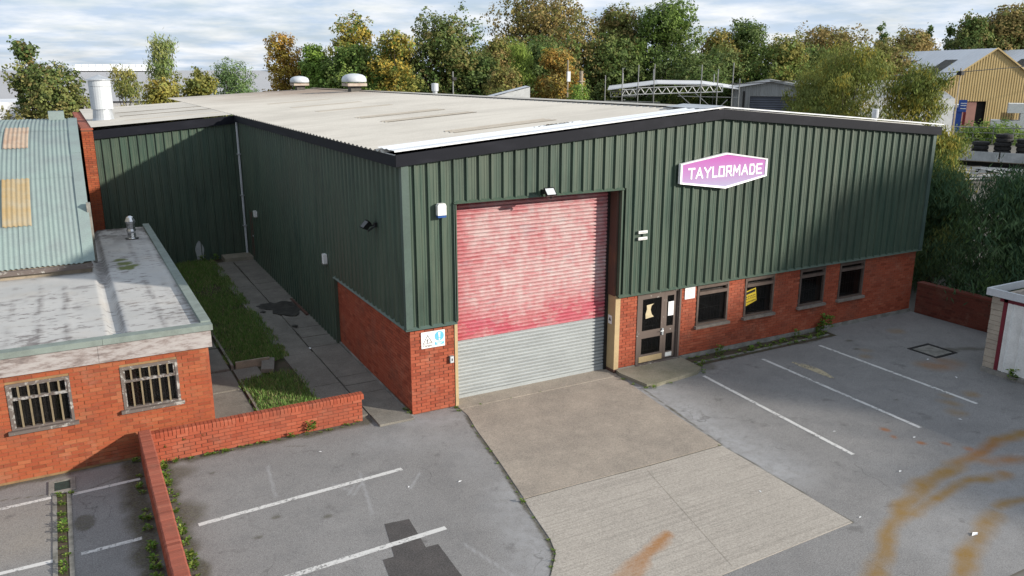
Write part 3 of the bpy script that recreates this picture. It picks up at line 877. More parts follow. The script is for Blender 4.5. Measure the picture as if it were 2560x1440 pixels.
# paving by the flat roofed building and cross slabs
for (x0, x1, y0, y1) in ((-4.0, -3.08, 1.3, 3.2), (-4.0, -3.08, 3.22, 4.6), (-4.0, -3.1, 4.62, 6.4), (-4.0, -3.12, 6.42, 8.6), (-3.04, -2.42, 3.85, 4.62), (-3.9, -3.06, .5, 1.28)):
    mb = MB(); z0 = zy((y0 + y1) / 2) + rs.uniform(0.01, .035)
    mb.box(x0, x1 - .02, y0 + .01, y1 - .01, -.05, z0); mb.build('paving_slab', 'slab', side)
MB().add([(-2.45, 4.05, .1), (-2.15, 3.95, .1), (-1.95, 4.75, .1), (-2.25, 4.85, .1), (-2.45, 4.05, .2), (-2.15, 3.95, .19), (-1.95, 4.75, .21), (-2.25, 4.85, .22)],
         [(4, 5, 6, 7), (0, 1, 5, 4), (1, 2, 6, 5), (2, 3, 7, 6), (3, 0, 4, 7)]).build('paving_slab', 'slab', side)
MB().box(-2.95, -2.1, 4.66, 4.72, .05, .27).build('edging_board', 'timber', side)
MB().box(-3.06, -3.0, 4.72, 10.0, .0, .19).build('edging_board', 'concrete_sill', side)
MB().box(-3.05, -3.0, .62, 3.8, .0, .12).build('edging_board', 'concrete_sill', side)
# step at the red door
MB().box(-1.15, -.08, 16.36, 17.2, .1, .42).build('door_step', 'conc_step', side)
# wet dark patch + rusty gully
def wet(X, Y):
    return 0 * X
dpx = []
for i in range(40):
    t_ = 2 * math.pi * i / 40
    rr_ = 1 + .22 * math.sin(3 * t_ + .6) + .12 * math.sin(7 * t_) + random.uniform(-.06, .06)
    dpx.append((-.62 + .62 * rr_ * math.cos(t_) - .12 * math.sin(t_), 9.35 + .85 * rr_ * math.sin(t_)))
dpx = [(min(x_, -.1), y_) for x_, y_ in dpx]
MB().prism(dpx, .15, .2085, 'z').build('damp_patch', 'damp', side)
for k in range(9):
    cx_, cy_, r_ = -.7 + random.gauss(0, .45), 9.3 + random.gauss(0, .75), random.uniform(.05, .16)
    MB().prism([(min(cx_ + r_ * math.cos(t_) * random.uniform(.6, 1.2), -.1), cy_ + r_ * 1.3 * math.sin(t_) * random.uniform(.6, 1.2)) for t_ in [2 * math.pi * i / 12 for i in range(12)]], .15, .2085 + .0006 * (k + 1), 'z').build('damp_patch', 'damp', side)
MB().box(-.2, -.12, 8.2, 10.2, .1, .235).build('rusty_channel', 'rust_brown', side)

def blades(name, n, region, hgt, parent, base, cols, zf, lean=.5, width=.012):
    pts = []
    while len(pts) < n:
        x = RNG.uniform(region[0], region[1], n); y = RNG.uniform(region[2], region[3], n)
        dens = fbm(x, y, 1.3)
        edge = np.minimum(np.minimum(x - region[0], region[1] - x) / .22, np.minimum(y - region[2], region[3] - y) / .3) + (fbm(x + 30, y, 3.5) - .5) * 1.6
        ok = (RNG.random(n) < np.clip((dens - .22) * 2.4, .05, 1)) & (edge > .25)
        pts += list(zip(x[ok], y[ok]))
    P = np.array(pts[:n])
    ang = RNG.uniform(0, 2 * np.pi, n); h = hgt * RNG.uniform(.4, 1.25, n)
    la = RNG.uniform(0, 2 * np.pi, n); ll = h * lean * RNG.uniform(.2, 1.6, n)
    wx, wy = np.cos(ang) * width, np.sin(ang) * width
    z = np.array([zf(v) for v in P[:, 1]]) + .015
    a = np.stack([P[:, 0] - wx, P[:, 1] - wy, z], -1); b = np.stack([P[:, 0] + wx, P[:, 1] + wy, z], -1)
    c = np.stack([P[:, 0] + np.cos(la) * ll, P[:, 1] + np.sin(la) * ll, z + h], -1)
    co = np.stack([a, b, c], 1).reshape(-1, 3)
    me = bpy.data.meshes.new(name)
    me.vertices.add(3 * n); me.vertices.foreach_set('co', co.astype(np.float32).ravel())
    me.loops.add(3 * n); me.loops.foreach_set('vertex_index', np.arange(3 * n, dtype=np.int32))
    me.polygons.add(n); me.polygons.foreach_set('loop_start', np.arange(0, 3 * n, 3, dtype=np.int32)); me.polygons.foreach_set('loop_total', np.full(n, 3, dtype=np.int32))
    me.update(calc_edges=True)
    cols = np.array(cols)
    k = RNG.integers(0, len(cols), n)
    t = cols[k] * RNG.uniform(.7, 1.3, (n, 1))
    at = me.attributes.new('tint', 'FLOAT_COLOR', 'POINT')
    cc = np.concatenate([np.repeat(t, 3, 0), np.ones((3 * n, 1))], 1)
    at.data.foreach_set('color', cc.astype(np.float32).ravel())
    me.materials.append(MAT['leaf'])
    o = bpy.data.objects.new(name, me); add(o, parent)
    return o
GC = [(.14, .25, .06), (.18, .30, .07), (.10, .19, .05), (.30, .28, .13), (.17, .24, .08)]
g1 = blades('grass', 24000, (-3.12, -1.44, 4.70, 16.98), .11, None, None, GC, zy)
tag(g1, 'long rough grass strip beside the concrete slab path', 'grass', kind='stuff')
g2 = blades('grass', 6500, (-3.1, -1.58, .46, 4.0), .10, None, None, GC, zy)
tag(g2, 'small square of rough grass behind the low brick wall', 'grass', kind='stuff')

# ================================================================== MAIN UNIT
W = 17.0; L1 = 5.33; L2 = 17.3; HB = 2.0
unit = empty('industrial_unit', (8.5, 13, 0))
tag(unit, 'large green clad industrial unit with red brick base and tall roller door', 'building')
def fz(x):      # fascia bottom line on the front
    return 5.58 + (6.29 - 5.58) * (1 - abs(x - 8.5) / 8.6)
# brick walls: mortar backing + bricks
OPEN_F = [(6.16, 7.55, .1, 2.1)] + [(a, b, .86, 1.97) for a, b in ((8.12, 9.22), (9.82, 10.92), (11.93, 12.96), (13.57, 14.64))]
mb = MB()
MB().box(.008, 1.06, .008, .3, -.05, 2.05).box(.008, .3, .3, L1, -.05, 2.05).build('mortar', 'mortar', unit)   # pier and side wall
xs_cut = [5.62, 6.16, 7.55, 8.12, 9.22, 9.82, 10.92, 11.93, 12.96, 13.57, 14.64, 16.992]
for i, (a, b) in enumerate(zip(xs_cut[:-1], xs_cut[1:])):
    if i % 2 == 0:
        mb.box(a, b, .008, .30, .0, 2.05)
    elif i > 1:
        mb.box(a, b, .008, .30, .0, .86); mb.box(a, b, .008, .30, 1.97, 2.05)
mb.box(16.7, 16.992, .3, 30, 0, 2.05)
mb.build('mortar', 'mortar', unit)
pool = []
brick_run(unit, 'brick', (0, 0), (1, 0), (0, -1), 1.06, .02, 2.0, pool=pool)
brick_run(unit, 'brick', (5.62, 0), (1, 0), (0, -1), W - 5.62, .115, 2.0, [(a - 5.62, b - 5.62, c, d) for a, b, c, d in OPEN_F], pool=pool)
brick_run(unit, 'brick', (0, L1), (0, -1), (-1, 0), L1, .10, 2.0, pool=pool)
brick_run(unit, 'brick', (W, 0), (0, 1), (1, 0), 8, .10, 2.0, pool=pool)
brick_flush(pool, 300)
MB().box(7.55, W + .02, -.035, .02, -.05, .105).build('plinth', 'plinth', unit)
MB().box(5.62, 6.16, -.02, .02, -.05, .105).build('plinth', 'plinth', unit)
MB().add([(-.045, -.0, -.05), (-.045, L1, -.05), (-.045, L1, .17), (-.045, 0, .02), (.02, 0, -.05), (.02, L1, -.05), (.02, L1, .17), (.02, 0, .02)],
         [(0, 3, 2, 1), (3, 7, 6, 2), (0, 4, 7, 3)]).build('plinth', 'plinth', unit)

# inner dark box so openings look into an unlit hall
MB().box(.35, 16.6, .9, 17, -.02, 5.0).build('inner_wall', 'dark_interior', unit)

PITCH = .30
PROF = [(0.0, 0.0), (.07, 0.0), (.076, .006), (.086, .006), (.092, 0.0), (.135, 0.0), (.141, .006), (.151, .006), (.157, 0.0), (.212, 0.0), (.226, .050), (.262, .050), (.282, 0.0), (.30, 0.0)]
PROF_B = [(0.0, 0.0), (.115, 0.0), (.15, .045), (.265, .045), (.30, 0.0)]
def panel(O, U, Nn, u0, u1, zb0, zb1, zt0, zt1, par, name='cladding_panel', mat='clad', PROF=PROF):
    """one pan-and-rib sheet from u0 to u1"""
    mb = MB(); vs = []
    for (p, d) in PROF:
        u = u0 + p * (u1 - u0) / PITCH
        t = p / PITCH
        b = zb0 + (zb1 - zb0) * t; h = zt0 + (zt1 - zt0) * t
        x = O[0] + U[0] * u + Nn[0] * (d + .05); y = O[1] + U[1] * u + Nn[1] * (d + .05)
        vs += [(x, y, b), (x, y, h)]
    n = len(PROF)
    fs = [(2 * i, 2 * i + 2, 2 * i + 3, 2 * i + 1) for i in range(n - 1)]
    # close bottom lip back to the wall
    mb.add(vs, fs)
    return mb.build(name, mat, par)
# front
x = -.05
while x < W + .02:
    x1 = min(x + PITCH, W + .05)
    xm = (x + x1) / 2
    zb = 2.05
    if 1.10 < xm < 5.50: zb = 4.74
    panel((0, 0), (1, 0), (0, -1), x, x1, zb, zb, fz(x) + .06, fz(x1) + .06, unit)
    x = x1
# side wall facing the side yard (x = 0)
y = L2
while y > -.02:
    y1 = max(y - PITCH, -.05)
    ym = (y + y1) / 2
    zb = 2.05 if ym < L1 else zy(ym) + .02
    panel((0, L2), (0, -1), (-1, 0), L2 - y, L2 - y1, zb, zb, 5.66, 5.66, unit, PROF=PROF_B)
    y = y1
# wall of the rear wing facing the yard (y = L2)
x = -5.1
while x < -.02:
    x1 = min(x + PITCH, 0)
    panel((0, L2), (1, 0), (0, -1), x, x1, .2, .2, 5.80 + .083 * x - .05, 5.80 + .083 * x1 - .05, unit)
    x = x1
MB().box(-5.1, 0, L2 + .02, L2 + .2, 0, 5.3).build('wall_core', 'clad', unit)
mbw = MB()
mbw.box(.012, .2, L1, L2 + .02, -.05, 5.5); mbw.box(.012, .2, 0.3, L1, 2.05, 5.5)
mbw.box(.01, 1.06, .012, .2, 2.05, 5.5); mbw.box(5.5, 16.99, .012, .2, 2.05, 5.5); mbw.box(1.06, 5.5, .012, .2, 4.76, 5.5)
mbw.box(16.8, 16.99, .2, 30, 2.05, 5.5)
mbw.build('wall_core', 'clad', unit)
# right end wall cladding (x = W)
y = 0
while y < 9:
    panel((W, 0), (0, 1), (1, 0), y, y + PITCH, 2.05, 2.05, 5.66, 5.66, unit); y += PITCH
# drip flashings
MB().prism([(-.13, 2.015), (-.05, 2.075), (.0, 2.075), (.0, 2.015)], -.13, 1.10, 'x').build('drip_flashing', 'trim', unit)
MB().prism([(-.13, 2.015), (-.05, 2.075), (.0, 2.075), (.0, 2.015)], 5.50, W + .12, 'x').build('drip_flashing', 'clad', unit)
MB().prism([(-.13, 2.015), (0, 2.015), (0, 2.075), (-.05, 2.075)], .0, L1, 'y').build('drip_flashing', 'clad', unit)
MB().prism([(-.13, 4.705), (-.05, 4.765), (.0, 4.765), (.0, 4.705)], 1.06, 5.56, 'x').build('drip_flashing', 'clad', unit)
# corner trims
MB().box(-.115, -.045, -.112, .02, 2.05, 5.66).box(-.045, .045, -.112, -.045, 2.05, 5.60).build('corner_trim', 'trim', unit)
MB().box(W + .045, W + .115, -.112, .1, 2.05, 5.66).box(W - .03, W + .045, -.112, -.045, 2.05, 5.62).build('corner_trim', 'trim', unit)
MB().box(1.06, 1.10, -.10, .02, 2.08, 4.74).build('corner_trim', 'trim', unit)
MB().box(5.50, 5.54, -.10, .02, 2.08, 4.74).build('corner_trim', 'clad', unit)
MB().box(-.10, -.0, L1 - .03, L1 + .03, .1, 2.06).build('corner_trim', 'clad', unit)
# fascias: front barge boards, side gutter fascia, wing fascia
FH = .245
def barge(xa, xb):
    mb = MB()
    za, zb = fz(xa), fz(xb)
    vs = []
    for y in (-.17, -.11):
        vs += [(xa, y, za), (xb, y, zb), (xb, y, zb + FH), (xa, y, za + FH)]
    mb.add(vs, [(0, 1, 2, 3), (7, 6, 5, 4), (3, 2, 6, 7), (1, 0, 4, 5), (0, 3, 7, 4), (2, 1, 5, 6)])
    return mb
for a, b in ((-.24, 2.9), (2.902, 5.7), (5.702, 8.499), (8.501, 11.3), (11.302, 14.2), (14.202, 17.24)):
    barge(a, b).build('barge_board', 'fascia', unit)
MB().box(-.24, -.16, -.108, L2 - .2, 5.56, 5.79).box(-.16, -.05, -.108, L2 - .2, 5.56, 5.58).build('gutter', 'fascia', unit)
MB().box(-.235, -.215, -.10, L2 - .2, 5.795, 5.815).build('gutter_lip', 'galv', unit)
mb = MB()
for y in (L2 - .24, L2 - .16):
    pass
vs = []
for yv in (L2 - .20, L2 - .12):
    vs += [(-5.2, yv, 5.80 - .083 * 5.2 - .30), (-.05, yv, 5.80 - .30), (-.05, yv, 5.80), (-5.2, yv, 5.80 - .083 * 5.2)]
mb.add(vs, [(0, 1, 2, 3), (7, 6, 5, 4), (3, 2, 6, 7), (1, 0, 4, 5), (0, 3, 7, 4), (2, 1, 5, 6)])
mb.build('barge_board', 'fascia', unit)

# roof: corrugated sheets, corrugations run down the slope (along x)
RZ0, RZ1 = 5.84, 6.53
def ridge_z(y): return RZ1 - .0066 * y
def roof_z(x, y):
    zr = ridge_z(y)
    if x <= 8.5:
        return RZ0 + (zr - RZ0) * (x + .2) / 8.7
    return RZ0 + (zr - RZ0) * (17.2 - x) / 8.7
def yback(x): return 30.5 + (x + 5) * (37.6 - 30.5) / 13.5 if x < 8.5 else 37.6
def corr_roof(xa, xb, ya, yb, name, mat, amp=.022, pitch=.30, lift=0.0, nseg=1, parent=None):
    mb = MB()
    n = max(2, int((yb - ya) / pitch * 4))
    vs = []; fs = []
    for k in range(nseg + 1):
        xx = xa + (xb - xa) * k / nseg
        for i in range(n + 1):
            yv = ya + (yb - ya) * i / n
            dz = amp * (abs(((yv / pitch * 4) % 4) - 2) - 1)
            vs.append((xx, yv, roof_z(xx, yv) + dz + lift))
    m_ = n + 1
    for k in range(nseg):
        for i in range(n):
            fs.append((k * m_ + i, (k + 1) * m_ + i, (k + 1) * m_ + i + 1, k * m_ + i + 1))
    mb.add(vs, fs)
    return mb.build(name, mat, parent or unit)
# sheets laid in rows up the slope: each row overlaps the one below
SY = 1.05
ya = .45
while ya < 36.9:
    yb = min(ya + 6 * SY, 37.3)
    corr_roof(-.30, 8.5, ya, yb, 'roof_sheet', 'roof', nseg=3)
    ya += 6 * SY
ya = L2 - .1
while ya < 30:
    yb = min(ya + 6 * SY, 30.6)
    corr_roof(-5.15, -.22, ya, yb, 'roof_sheet', 'roof', lift=-.01); ya += 6 * SY
for row, (xa, xb) in enumerate(((8.5, 17.3),)):
    ya = .45
    while ya < 37:
        yb = min(ya + 6 * SY, 37.6)
        corr_roof(xa, xb, ya, yb, 'roof_sheet', 'roof', lift=-.012 * row); ya += 6 * SY
# dirty rooflight strips
for yv in (2.05, 6.6, 8.95, 13.6, 17.2, 21.4):
    corr_roof(2.1, 4.95, yv, yv + .62, 'rooflight', 'rooflight', lift=.014)
for yv in (19.0, 21.9, 24.6):
    corr_roof(-3.9, -.3, yv, yv + .42, 'rooflight', 'rooflight', lift=-.003)
# new white verge sheets at the front edge
def verge(xa, xb, ya, yb, lift, name='verge_flashing'):
    mb = MB()
    mb.add([(xa, ya, roof_z(xa, ya) + lift), (xb, ya, roof_z(xb, ya) + lift), (xb, yb, roof_z(xb, yb) + lift), (xa, yb, roof_z(xa, yb) + lift),
            (xa, ya, roof_z(xa, ya) + lift - .03), (xb, ya, roof_z(xb, ya) + lift - .03)], [(0, 1, 2, 3), (4, 5, 1, 0)])
    return mb.build(name, 'flashing', unit)
for a, b in ((-.26, 2.2), (2.2, 4.9), (4.9, 7.2), (7.2, 8.5)):
    corr_roof(a, b, .04, .58 if a > 4 else .85, 'verge_sheet', 'flashing', amp=.014, lift=.062)
for a, b in ((-.27, 2.9), (2.9, 5.7), (5.7, 8.5), (8.5, 11.4), (11.4, 14.3), (14.3, 17.28)):
    verge(a, b, -.18, .05, .066)
mb = MB()
mb.add([(7.9, -.18, roof_z(7.9, 0) + .075), (8.5, -.18, ridge_z(0) + .085), (9.1, -.18, roof_z(9.1, 0) + .075), (7.9, 1.4, roof_z(7.9, 1.4) + .075), (8.5, 1.4, ridge_z(1.4) + .095), (9.1, 1.4, roof_z(9.1, 1.4) + .075)],
       [(0, 1, 4, 3), (1, 2, 5, 4)])
mb.build('ridge_cap', 'galv', unit)
mb = MB()
mb.add([(8.2, 1.4, roof_z(8.2, 1.4) + .05), (8.5, 1.4, ridge_z(1.4) + .06), (8.8, 1.4, roof_z(8.8, 1.4) + .05), (8.2, 37.4, roof_z(8.2, 37.4) + .05), (8.5, 37.4, ridge_z(37.4) + .06), (8.8, 37.4, roof_z(8.8, 37.4) + .05)],
       [(0, 1, 4, 3), (1, 2, 5, 4)])
mb.build('ridge_cap', 'roof', unit)
# dead leaves / debris near the verge
mb = MB()
for k in range(60):
    xx = 4.1 + random.gauss(0, .28); yv = .78 + random.gauss(0, .07)
    z0 = roof_z(xx, yv) + .055
    a = random.uniform(0, 6.3); s = random.uniform(.02, .06)
    mb.add([(xx - s * math.cos(a), yv - s * math.sin(a), z0), (xx + s * math.sin(a) * .5, yv - s * .5 * math.cos(a), z0 + .02), (xx + s * math.cos(a), yv + s * math.sin(a), z0 + .01)], [(0, 1, 2)])
tag(mb.build('leaf_litter', 'soil', unit), kind='stuff')
# end walls / back of the hall so nothing is open to the sky
MB().box(-5.0, .02, L2 + .22, 30.3, 0, 5.2).build('wing_core', 'clad', unit)

# shutter
shut = empty('roller_shutter', (3.28, .4, 0))
tag(shut, 'tall roller shutter, faded pink above and bare grey steel below', 'roller shutter')
SP = .0885
def slat_mesh(mat):
    prof = [(0.0, -.014), (.006, .020), (.028, .033), (.052, .031), (.064, .018), (.069, -.014), (SP + .002, -.014)]
    mb = MB(); vs = []
    for z, d in prof:
        vs += [(-2.28, -d, z), (2.28, -d, z)]
    mb.add(vs, [(2 * i, 2 * i + 1, 2 * i + 3, 2 * i + 2) for i in range(len(prof) - 1)])
    me = mb.mesh('slat'); me.materials.append(MAT[mat]); return me
sg, spk = slat_mesh('slat_grey'), slat_mesh('slat_pink')
z = .10; k = 0
while z < 4.80:
    grey = z < 1.40
    o = bpy.data.objects.new('slat', sg if grey else spk)
    o.location = (0, -.02 + random.uniform(-.002, .002), z)
    add(o, shut); z += SP; k += 1
MB().box(1.0, 5.56, .35, .42, .016, .10).build('bottom_rail', 'slat_grey', shut)
MB().box(1.0, 5.52, .40, .43, .016, 4.85).build('backing_sheet', 'dark_interior', shut)
# jambs
MB().box(1.062, 1.135, -.02, .3, .016, 2.01).build('door_post', 'cream', unit)
MB().box(1.062, 1.10, .0, .36, 2.01, 4.70).build('door_post', 'rust_brown', unit)
MB().box(5.47, 5.615, -.02, .38, .016, 2.04).build('door_post', 'cream', unit)
MB().box(5.44, 5.50, .02, .38, 2.04, 4.70).build('door_post', 'rust_brown', unit)
MB().box(5.40, 5.475, .30, .375, .016, 4.70).build('guide_rail', 'black', unit)
MB().box(5.462, 5.62, -.028, .39, .016, .10).build('post_foot', 'rust_brown', unit)

# ---- windows
def window(x0, x1, z0, z1, par, y=0.0, frame='brown_frame', transom=.27, inner_bars=True, sillmat='concrete_sill', style='grid'):
    fr = MB()
    t = .06
    ya, yb = y - .02, y + .10
    fr.box(x0, x0 + t, ya, yb, z0, z1); fr.box(x1 - t, x1, ya, yb, z0, z1)
    fr.box(x0 + t, x1 - t, ya, yb, z0, z0 + t * .8); fr.box(x0 + t, x1 - t, ya, yb, z1 - t, z1)
    zt = z1 - t - transom
    fr.box(x0 + t, x1 - t, ya - .008, yb, zt, zt + .085)
    f = fr.build('window', frame, par)
    f2 = MB()
    s = .03
    f2.box(x0 + t, x0 + t + s, y, y + .06, zt + .087, z1 - t); f2.box(x1 - t - s, x1 - t, y, y + .06, zt + .087, z1 - t)
    f2.box(x0 + t + s, x1 - t - s, y, y + .06, z1 - t - s, z1 - t)
    f2.build('sash', frame, f)
    MB().box(x0 + t, x1 - t, y + .065, y + .071, zt + .087, z1 - t).build('pane', 'glass', f)
    MB().box(x0 + t, x1 - t, y + .045, y + .051, z0 + t * .8, zt).build('pane', 'glass', f)
    MB().box(x0 - .05, x1 + .05, y - .10, y + .05, z0 - .075, z0 - .003).build('sill', sillmat, f)
    return f
wins = []
for i, (a, b) in enumerate(((8.12, 9.22), (9.82, 10.92), (11.93, 12.96), (13.57, 14.64))):
    f = window(a, b, .865, 1.965, unit, transom=.20)
    wins.append(f)
    mb = MB()
    for k in range(9):
        xx = a + .09 + (b - a - .18) * k / 8
        mb.bar((xx, .17, .92), (xx, .17, 1.62), .0045, 4)
    for zz in (.95, 1.27, 1.58):
        mb.bar((a + .09, .17, zz), (b - .09, .17, zz), .005, 4)
    for zz in (1.76, 1.81, 1.86):
        mb.bar((a + .09, .17, zz), (b - .09, .17, zz), .005, 4)
    mb.build('security_grille', 'bars', f)
    MB().box(a - .1, b + .1, .6, .62, .7, 2.0).build('back_screen', 'dark_interior', f)

# ---- entrance door
dr = MB()
dr.box(6.16, 6.24, -.02, .10, .10, 2.02); dr.box(7.47, 7.55, -.02, .10, .10, 2.02); dr.box(6.24, 7.47, -.02, .10, 1.95, 2.02)
dr.box(7.50, 7.555, -.05, -.02, .10, 2.02)
door = dr.build('door', 'peel_brown', unit)
def leaf(x0, x1, y, rail, low, nm='door_leaf'):
    mb = MB(); s = .09
    mb.box(x0, x0 + s, y, y + .05, .13, 1.95); mb.box(x1 - s, x1, y, y + .05, .13, 1.95)
    mb.box(x0 + s, x1 - s, y, y + .05, 1.83, 1.95); mb.box(x0 + s, x1 - s, y, y + .05, rail, rail + .20); mb.box(x0 + s, x1 - s, y, y + .05, .13, low)
    l_ = mb.build(nm, 'peel_brown', door)
    MB().box(x0 + s, x1 - s, y + .02, y + .026, rail + .20, 1.83).build('pane', 'glass', door)
    MB().box(x0 + s, x1 - s, y + .02, y + .026, low, rail).build('pane', 'glass', door)
    gr = MB()
    for k in range(5):
        xx = x0 + s + .04 + (x1 - x0 - 2 * s - .08) * k / 4
        gr.bar((xx, y + .12, low + .05), (xx, y + .12, 1.78), .005, 4)
    for zz in (low + .06, rail - .05, rail + .27, 1.35, 1.76):
        gr.bar((x0 + s + .04, y + .12, zz), (x1 - s - .04, y + .12, zz), .005, 4)
    gr.build('security_grille', 'bars', door)
    return l_
leaf(6.25, 7.04, .005, .78, .34)
leaf(7.06, 7.46, .025, .80, .30)
MB().box(6.27, 7.02, -.006, .004, .135, .29).build('kick_plate', 'cream', door)
MB().box(7.15, 7.36, .012, .024, .16, .27).build('letter_plate', 'white_paint', door)
MB().box(6.975, 7.025, -.03, .004, .80, .98).bar((7.0, -.06, .92), (6.90, -.06, .92), .01).bar((7.0, -.06, .92), (7.0, -.02, .92), .012).build('handle', 'galv', door)
MB().box(6.14, 7.57, -.09, .10, .06, .105).build('threshold', 'peel_grey', door)
MB().box(6.2, 7.5, .5, .52, .0, 2.0).build('back_screen', 'dark_interior', door)
cut = [(0.08, .0), (.26, -.01), (.205, .07), (.20, .16), (.25, .30), (.30, .33), (.08, .33), (.115, .27), (.09, .2), (.07, .1)]
cut = [(6.46 + a, 1.30 + b) for a, b in ((.0, 0), (.26, .03), (.19, .10), (.15, .22), (.17, .33), (.25, .38), (.02, .36), (.03, .25), (-.01, .12))]
o = MB().prism(cut, .018, .023, 'y').build('paper_sheet', 'cardboard', loc=(6.55, .02, 1.3)); tag(o, 'torn buff paper taped inside the glass of the wide door leaf', 'paper')
# white notice in the narrow leaf
def notice(name, x0, x1, z0, z1, y, label, cat, rows, seed=1):
    e = empty(name, ((x0 + x1) / 2, y, z0)); tag(e, label, cat)
    MB().box(x0, x1, y, y + .006, z0, z1).build('sheet', 'paper', e)
    r = random.Random(seed); mb = MB(); z = z1 - .05
    wd = x1 - x0
    for k in range(rows):
        a = x0 + wd * r.uniform(.10, .22); b = x1 - wd * r.uniform(.10, .25)
        u = a
        while u < b:
            L = r.uniform(.012, .04)
            mb.box(u, min(u + L, b), y - .002, y, z - .008, z)
            u += L + .008
        z -= (z1 - z0 - .08) / rows
    mb.build('print', MAT['bars'], e)
    return e
notice('door_notice', 7.185, 7.365, 1.28, 1.66, .016, 'white printed notice on the narrow entrance door leaf', 'notice', 3, 5)
notice('wall_notice', 7.69, 8.03, 1.66, 1.985, -.02, 'white printed notice on brick between entrance and first window', 'notice', 7, 3)
# yellow sign inside second window
ys = empty('yellow_sign', (10.08, .035, 1.2)); tag(ys, 'yellow warning board tilted inside the second window', 'sign')
a = math.radians(9)
def rotp(px_, pz_):
    return (10.10 + px_ * math.cos(a) - pz_ * math.sin(a), 1.40 + px_ * math.sin(a) + pz_ * math.cos(a))
MB().prism([rotp(-.21, -.22), rotp(.20, -.16), rotp(.20, .22), rotp(-.21, .20)], .030, .038, 'y').build('board', 'sign_yellow', ys)
MB().prism([rotp(-.18, .10), rotp(.17, .115), rotp(.17, .185), rotp(-.18, .17)], .026, .030, 'y').build('band', 'black', ys)
mb = MB()
for zz, n in ((.03, 6), (-.03, 5), (-.12, 7)):
    for k in range(n):
        u = -.15 + .30 * k / (n - 1)
        mb.prism([rotp(u - .014, zz - .016), rotp(u + .012, zz - .016), rotp(u + .012, zz + .016), rotp(u - .014, zz + .016)], .026, .030, 'y')
mb.build('lettering', 'black', ys)

# red side door at the end of the side wall
rd = MB().box(-.055, .0, 15.75, 16.75, .42, 2.30).box(-.075, -.055, 15.85, 16.65, .45, 2.2)
d2 = rd.build('side_door', 'red_paint', unit)
MB().box(-.12, -.075, 15.92, 16.02, 1.28, 1.32).box(-.085, -.075, 15.93, 16.0, 1.15, 1.45).build('handle', 'galv', d2)
# downpipe
dp = MB().bar((-.16, L2 - .18, 5.6), (-.16, L2 - .18, .42), .045, 10)
d3 = dp.build('downpipe', 'white_metal', unit)
for zz in (4.3, 2.7, 1.5):
    MB().box(-.24, -.08, L2 - .26, L2 - .10, zz, zz + .04).build('pipe_bracket', 'galv', d3)
# white paint smear on wing wall is a real daub
sm = [(-1.93 + .15 * math.cos(t) * (1 + .12 * math.sin(5 * t)), .62 + .42 * math.sin(t) * (1 + .05 * math.sin(9 * t))) for t in [2 * math.pi * i / 36 for i in range(36)]]
MB().prism(sm, L2 - .098, L2 - .092, 'y').build('paint_daub', 'galv', unit)

# ---- the name sign
sg_ = empty('name_sign', (8.65, -.13, 5.0))
tag(sg_, 'long hexagonal pink and lilac name board on the green gable', 'sign')
hexo = [(-1.49, .24), (-1.49, -.25), (.01, -.46), (1.43, -.22), (1.43, .23), (.01, .45)]
def hexs(s, dz=0): return [(8.65 + a * s - (1 - s) * 0.02, 5.0 + b * (s - .06 * (s < 1)) + dz) for a, b in hexo]
ho = hexs(1.0); hi = hexs(.955)
mb = MB()
n = 6
vs = [(a, -.13, b) for a, b in ho] + [(a, -.215, b) for a, b in ho] + [(a, -.205, b) for a, b in hi] + [(a, -.19, b) for a, b in hi]
fs = []
for i in range(6):
    j = (i + 1) % 6
    fs += [(i, j, 6 + j, 6 + i), (6 + i, 6 + j, 12 + j, 12 + i), (12 + i, 12 + j, 18 + j, 18 + i)]
mb.add(vs, fs)
mb.build('frame', 'sign_white', sg_)
mb = MB(); mb.add([(a, -.192, b) for a, b in hi], [tuple(range(5, -1, -1))]); mb.build('face', 'sign_face', sg_)
# stroke letters
S = .17
GLY = {'T': [((0, 1), (1, 1)), ((.5, 1), (.5, 0))],
       'A': [((0, 0), (.5, 1)), ((.5, 1), (1, 0)), ((.2, .33), (.8, .33))],
       'Y': [((0, 1), (.5, .48)), ((1, 1), (.5, .48)), ((.5, .48), (.5, 0))],
       'L': [((.08, 1), (.08, 0)), ((.08, .0), (1, .0))],
       'O': [((.05, .0), (.05, 1)), ((.95, 0), (.95, 1)), ((.05, 1), (.95, 1)), ((.05, 0), (.95, 0))],
       'R': [((.08, 0), (.08, 1)), ((.08, 1), (.92, 1)), ((.92, 1), (.92, .5)), ((.08, .45), (.92, .45)), ((.55, .45), (1, 0))],
       'M': [((.05, 0), (.12, 1)), ((.12, 1), (.5, .35)), ((.5, .35), (.88, 1)), ((.88, 1), (.95, 0))],
       'D': [((.08, 0), (.08, 1)), ((.08, 1), (.7, 1)), ((.7, 1), (.96, .75)), ((.96, .75), (.96, .25)), ((.96, .25), (.7, 0)), ((.7, 0), (.08, 0))],
       'E': [((.08, 0), (.08, 1)), ((.08, 1), (1, 1)), ((.08, .5), (.85, .5)), ((.08, 0), (1, 0))]}
def strokes(mb, g, x0, z0, wd, ht, t, y):
    for k, ((a, b), (c, d)) in enumerate(GLY[g]):
        p = Vector((x0 + a * wd, z0 + b * ht)); q = Vector((x0 + c * wd, z0 + d * ht))
        dr_ = (q - p).normalized(); nn = Vector((-dr_.y, dr_.x)) * t / 2
        p2 = p - dr_ * t * .5; q2 = q + dr_ * t * .5
        yy_ = y - .0006 * k
        mb.add([(v.x, yy_, v.y) for v in (p2 - nn, q2 - nn, q2 + nn, p2 + nn)] + [(v.x, y + .004, v.y) for v in (p2 - nn, q2 - nn, q2 + nn, p2 + nn)],
               [(0, 1, 2, 3), (0, 4, 5, 1), (1, 5, 6, 2), (2, 6, 7, 3), (3, 7, 4, 0)])
word = 'TAYLORMADE'
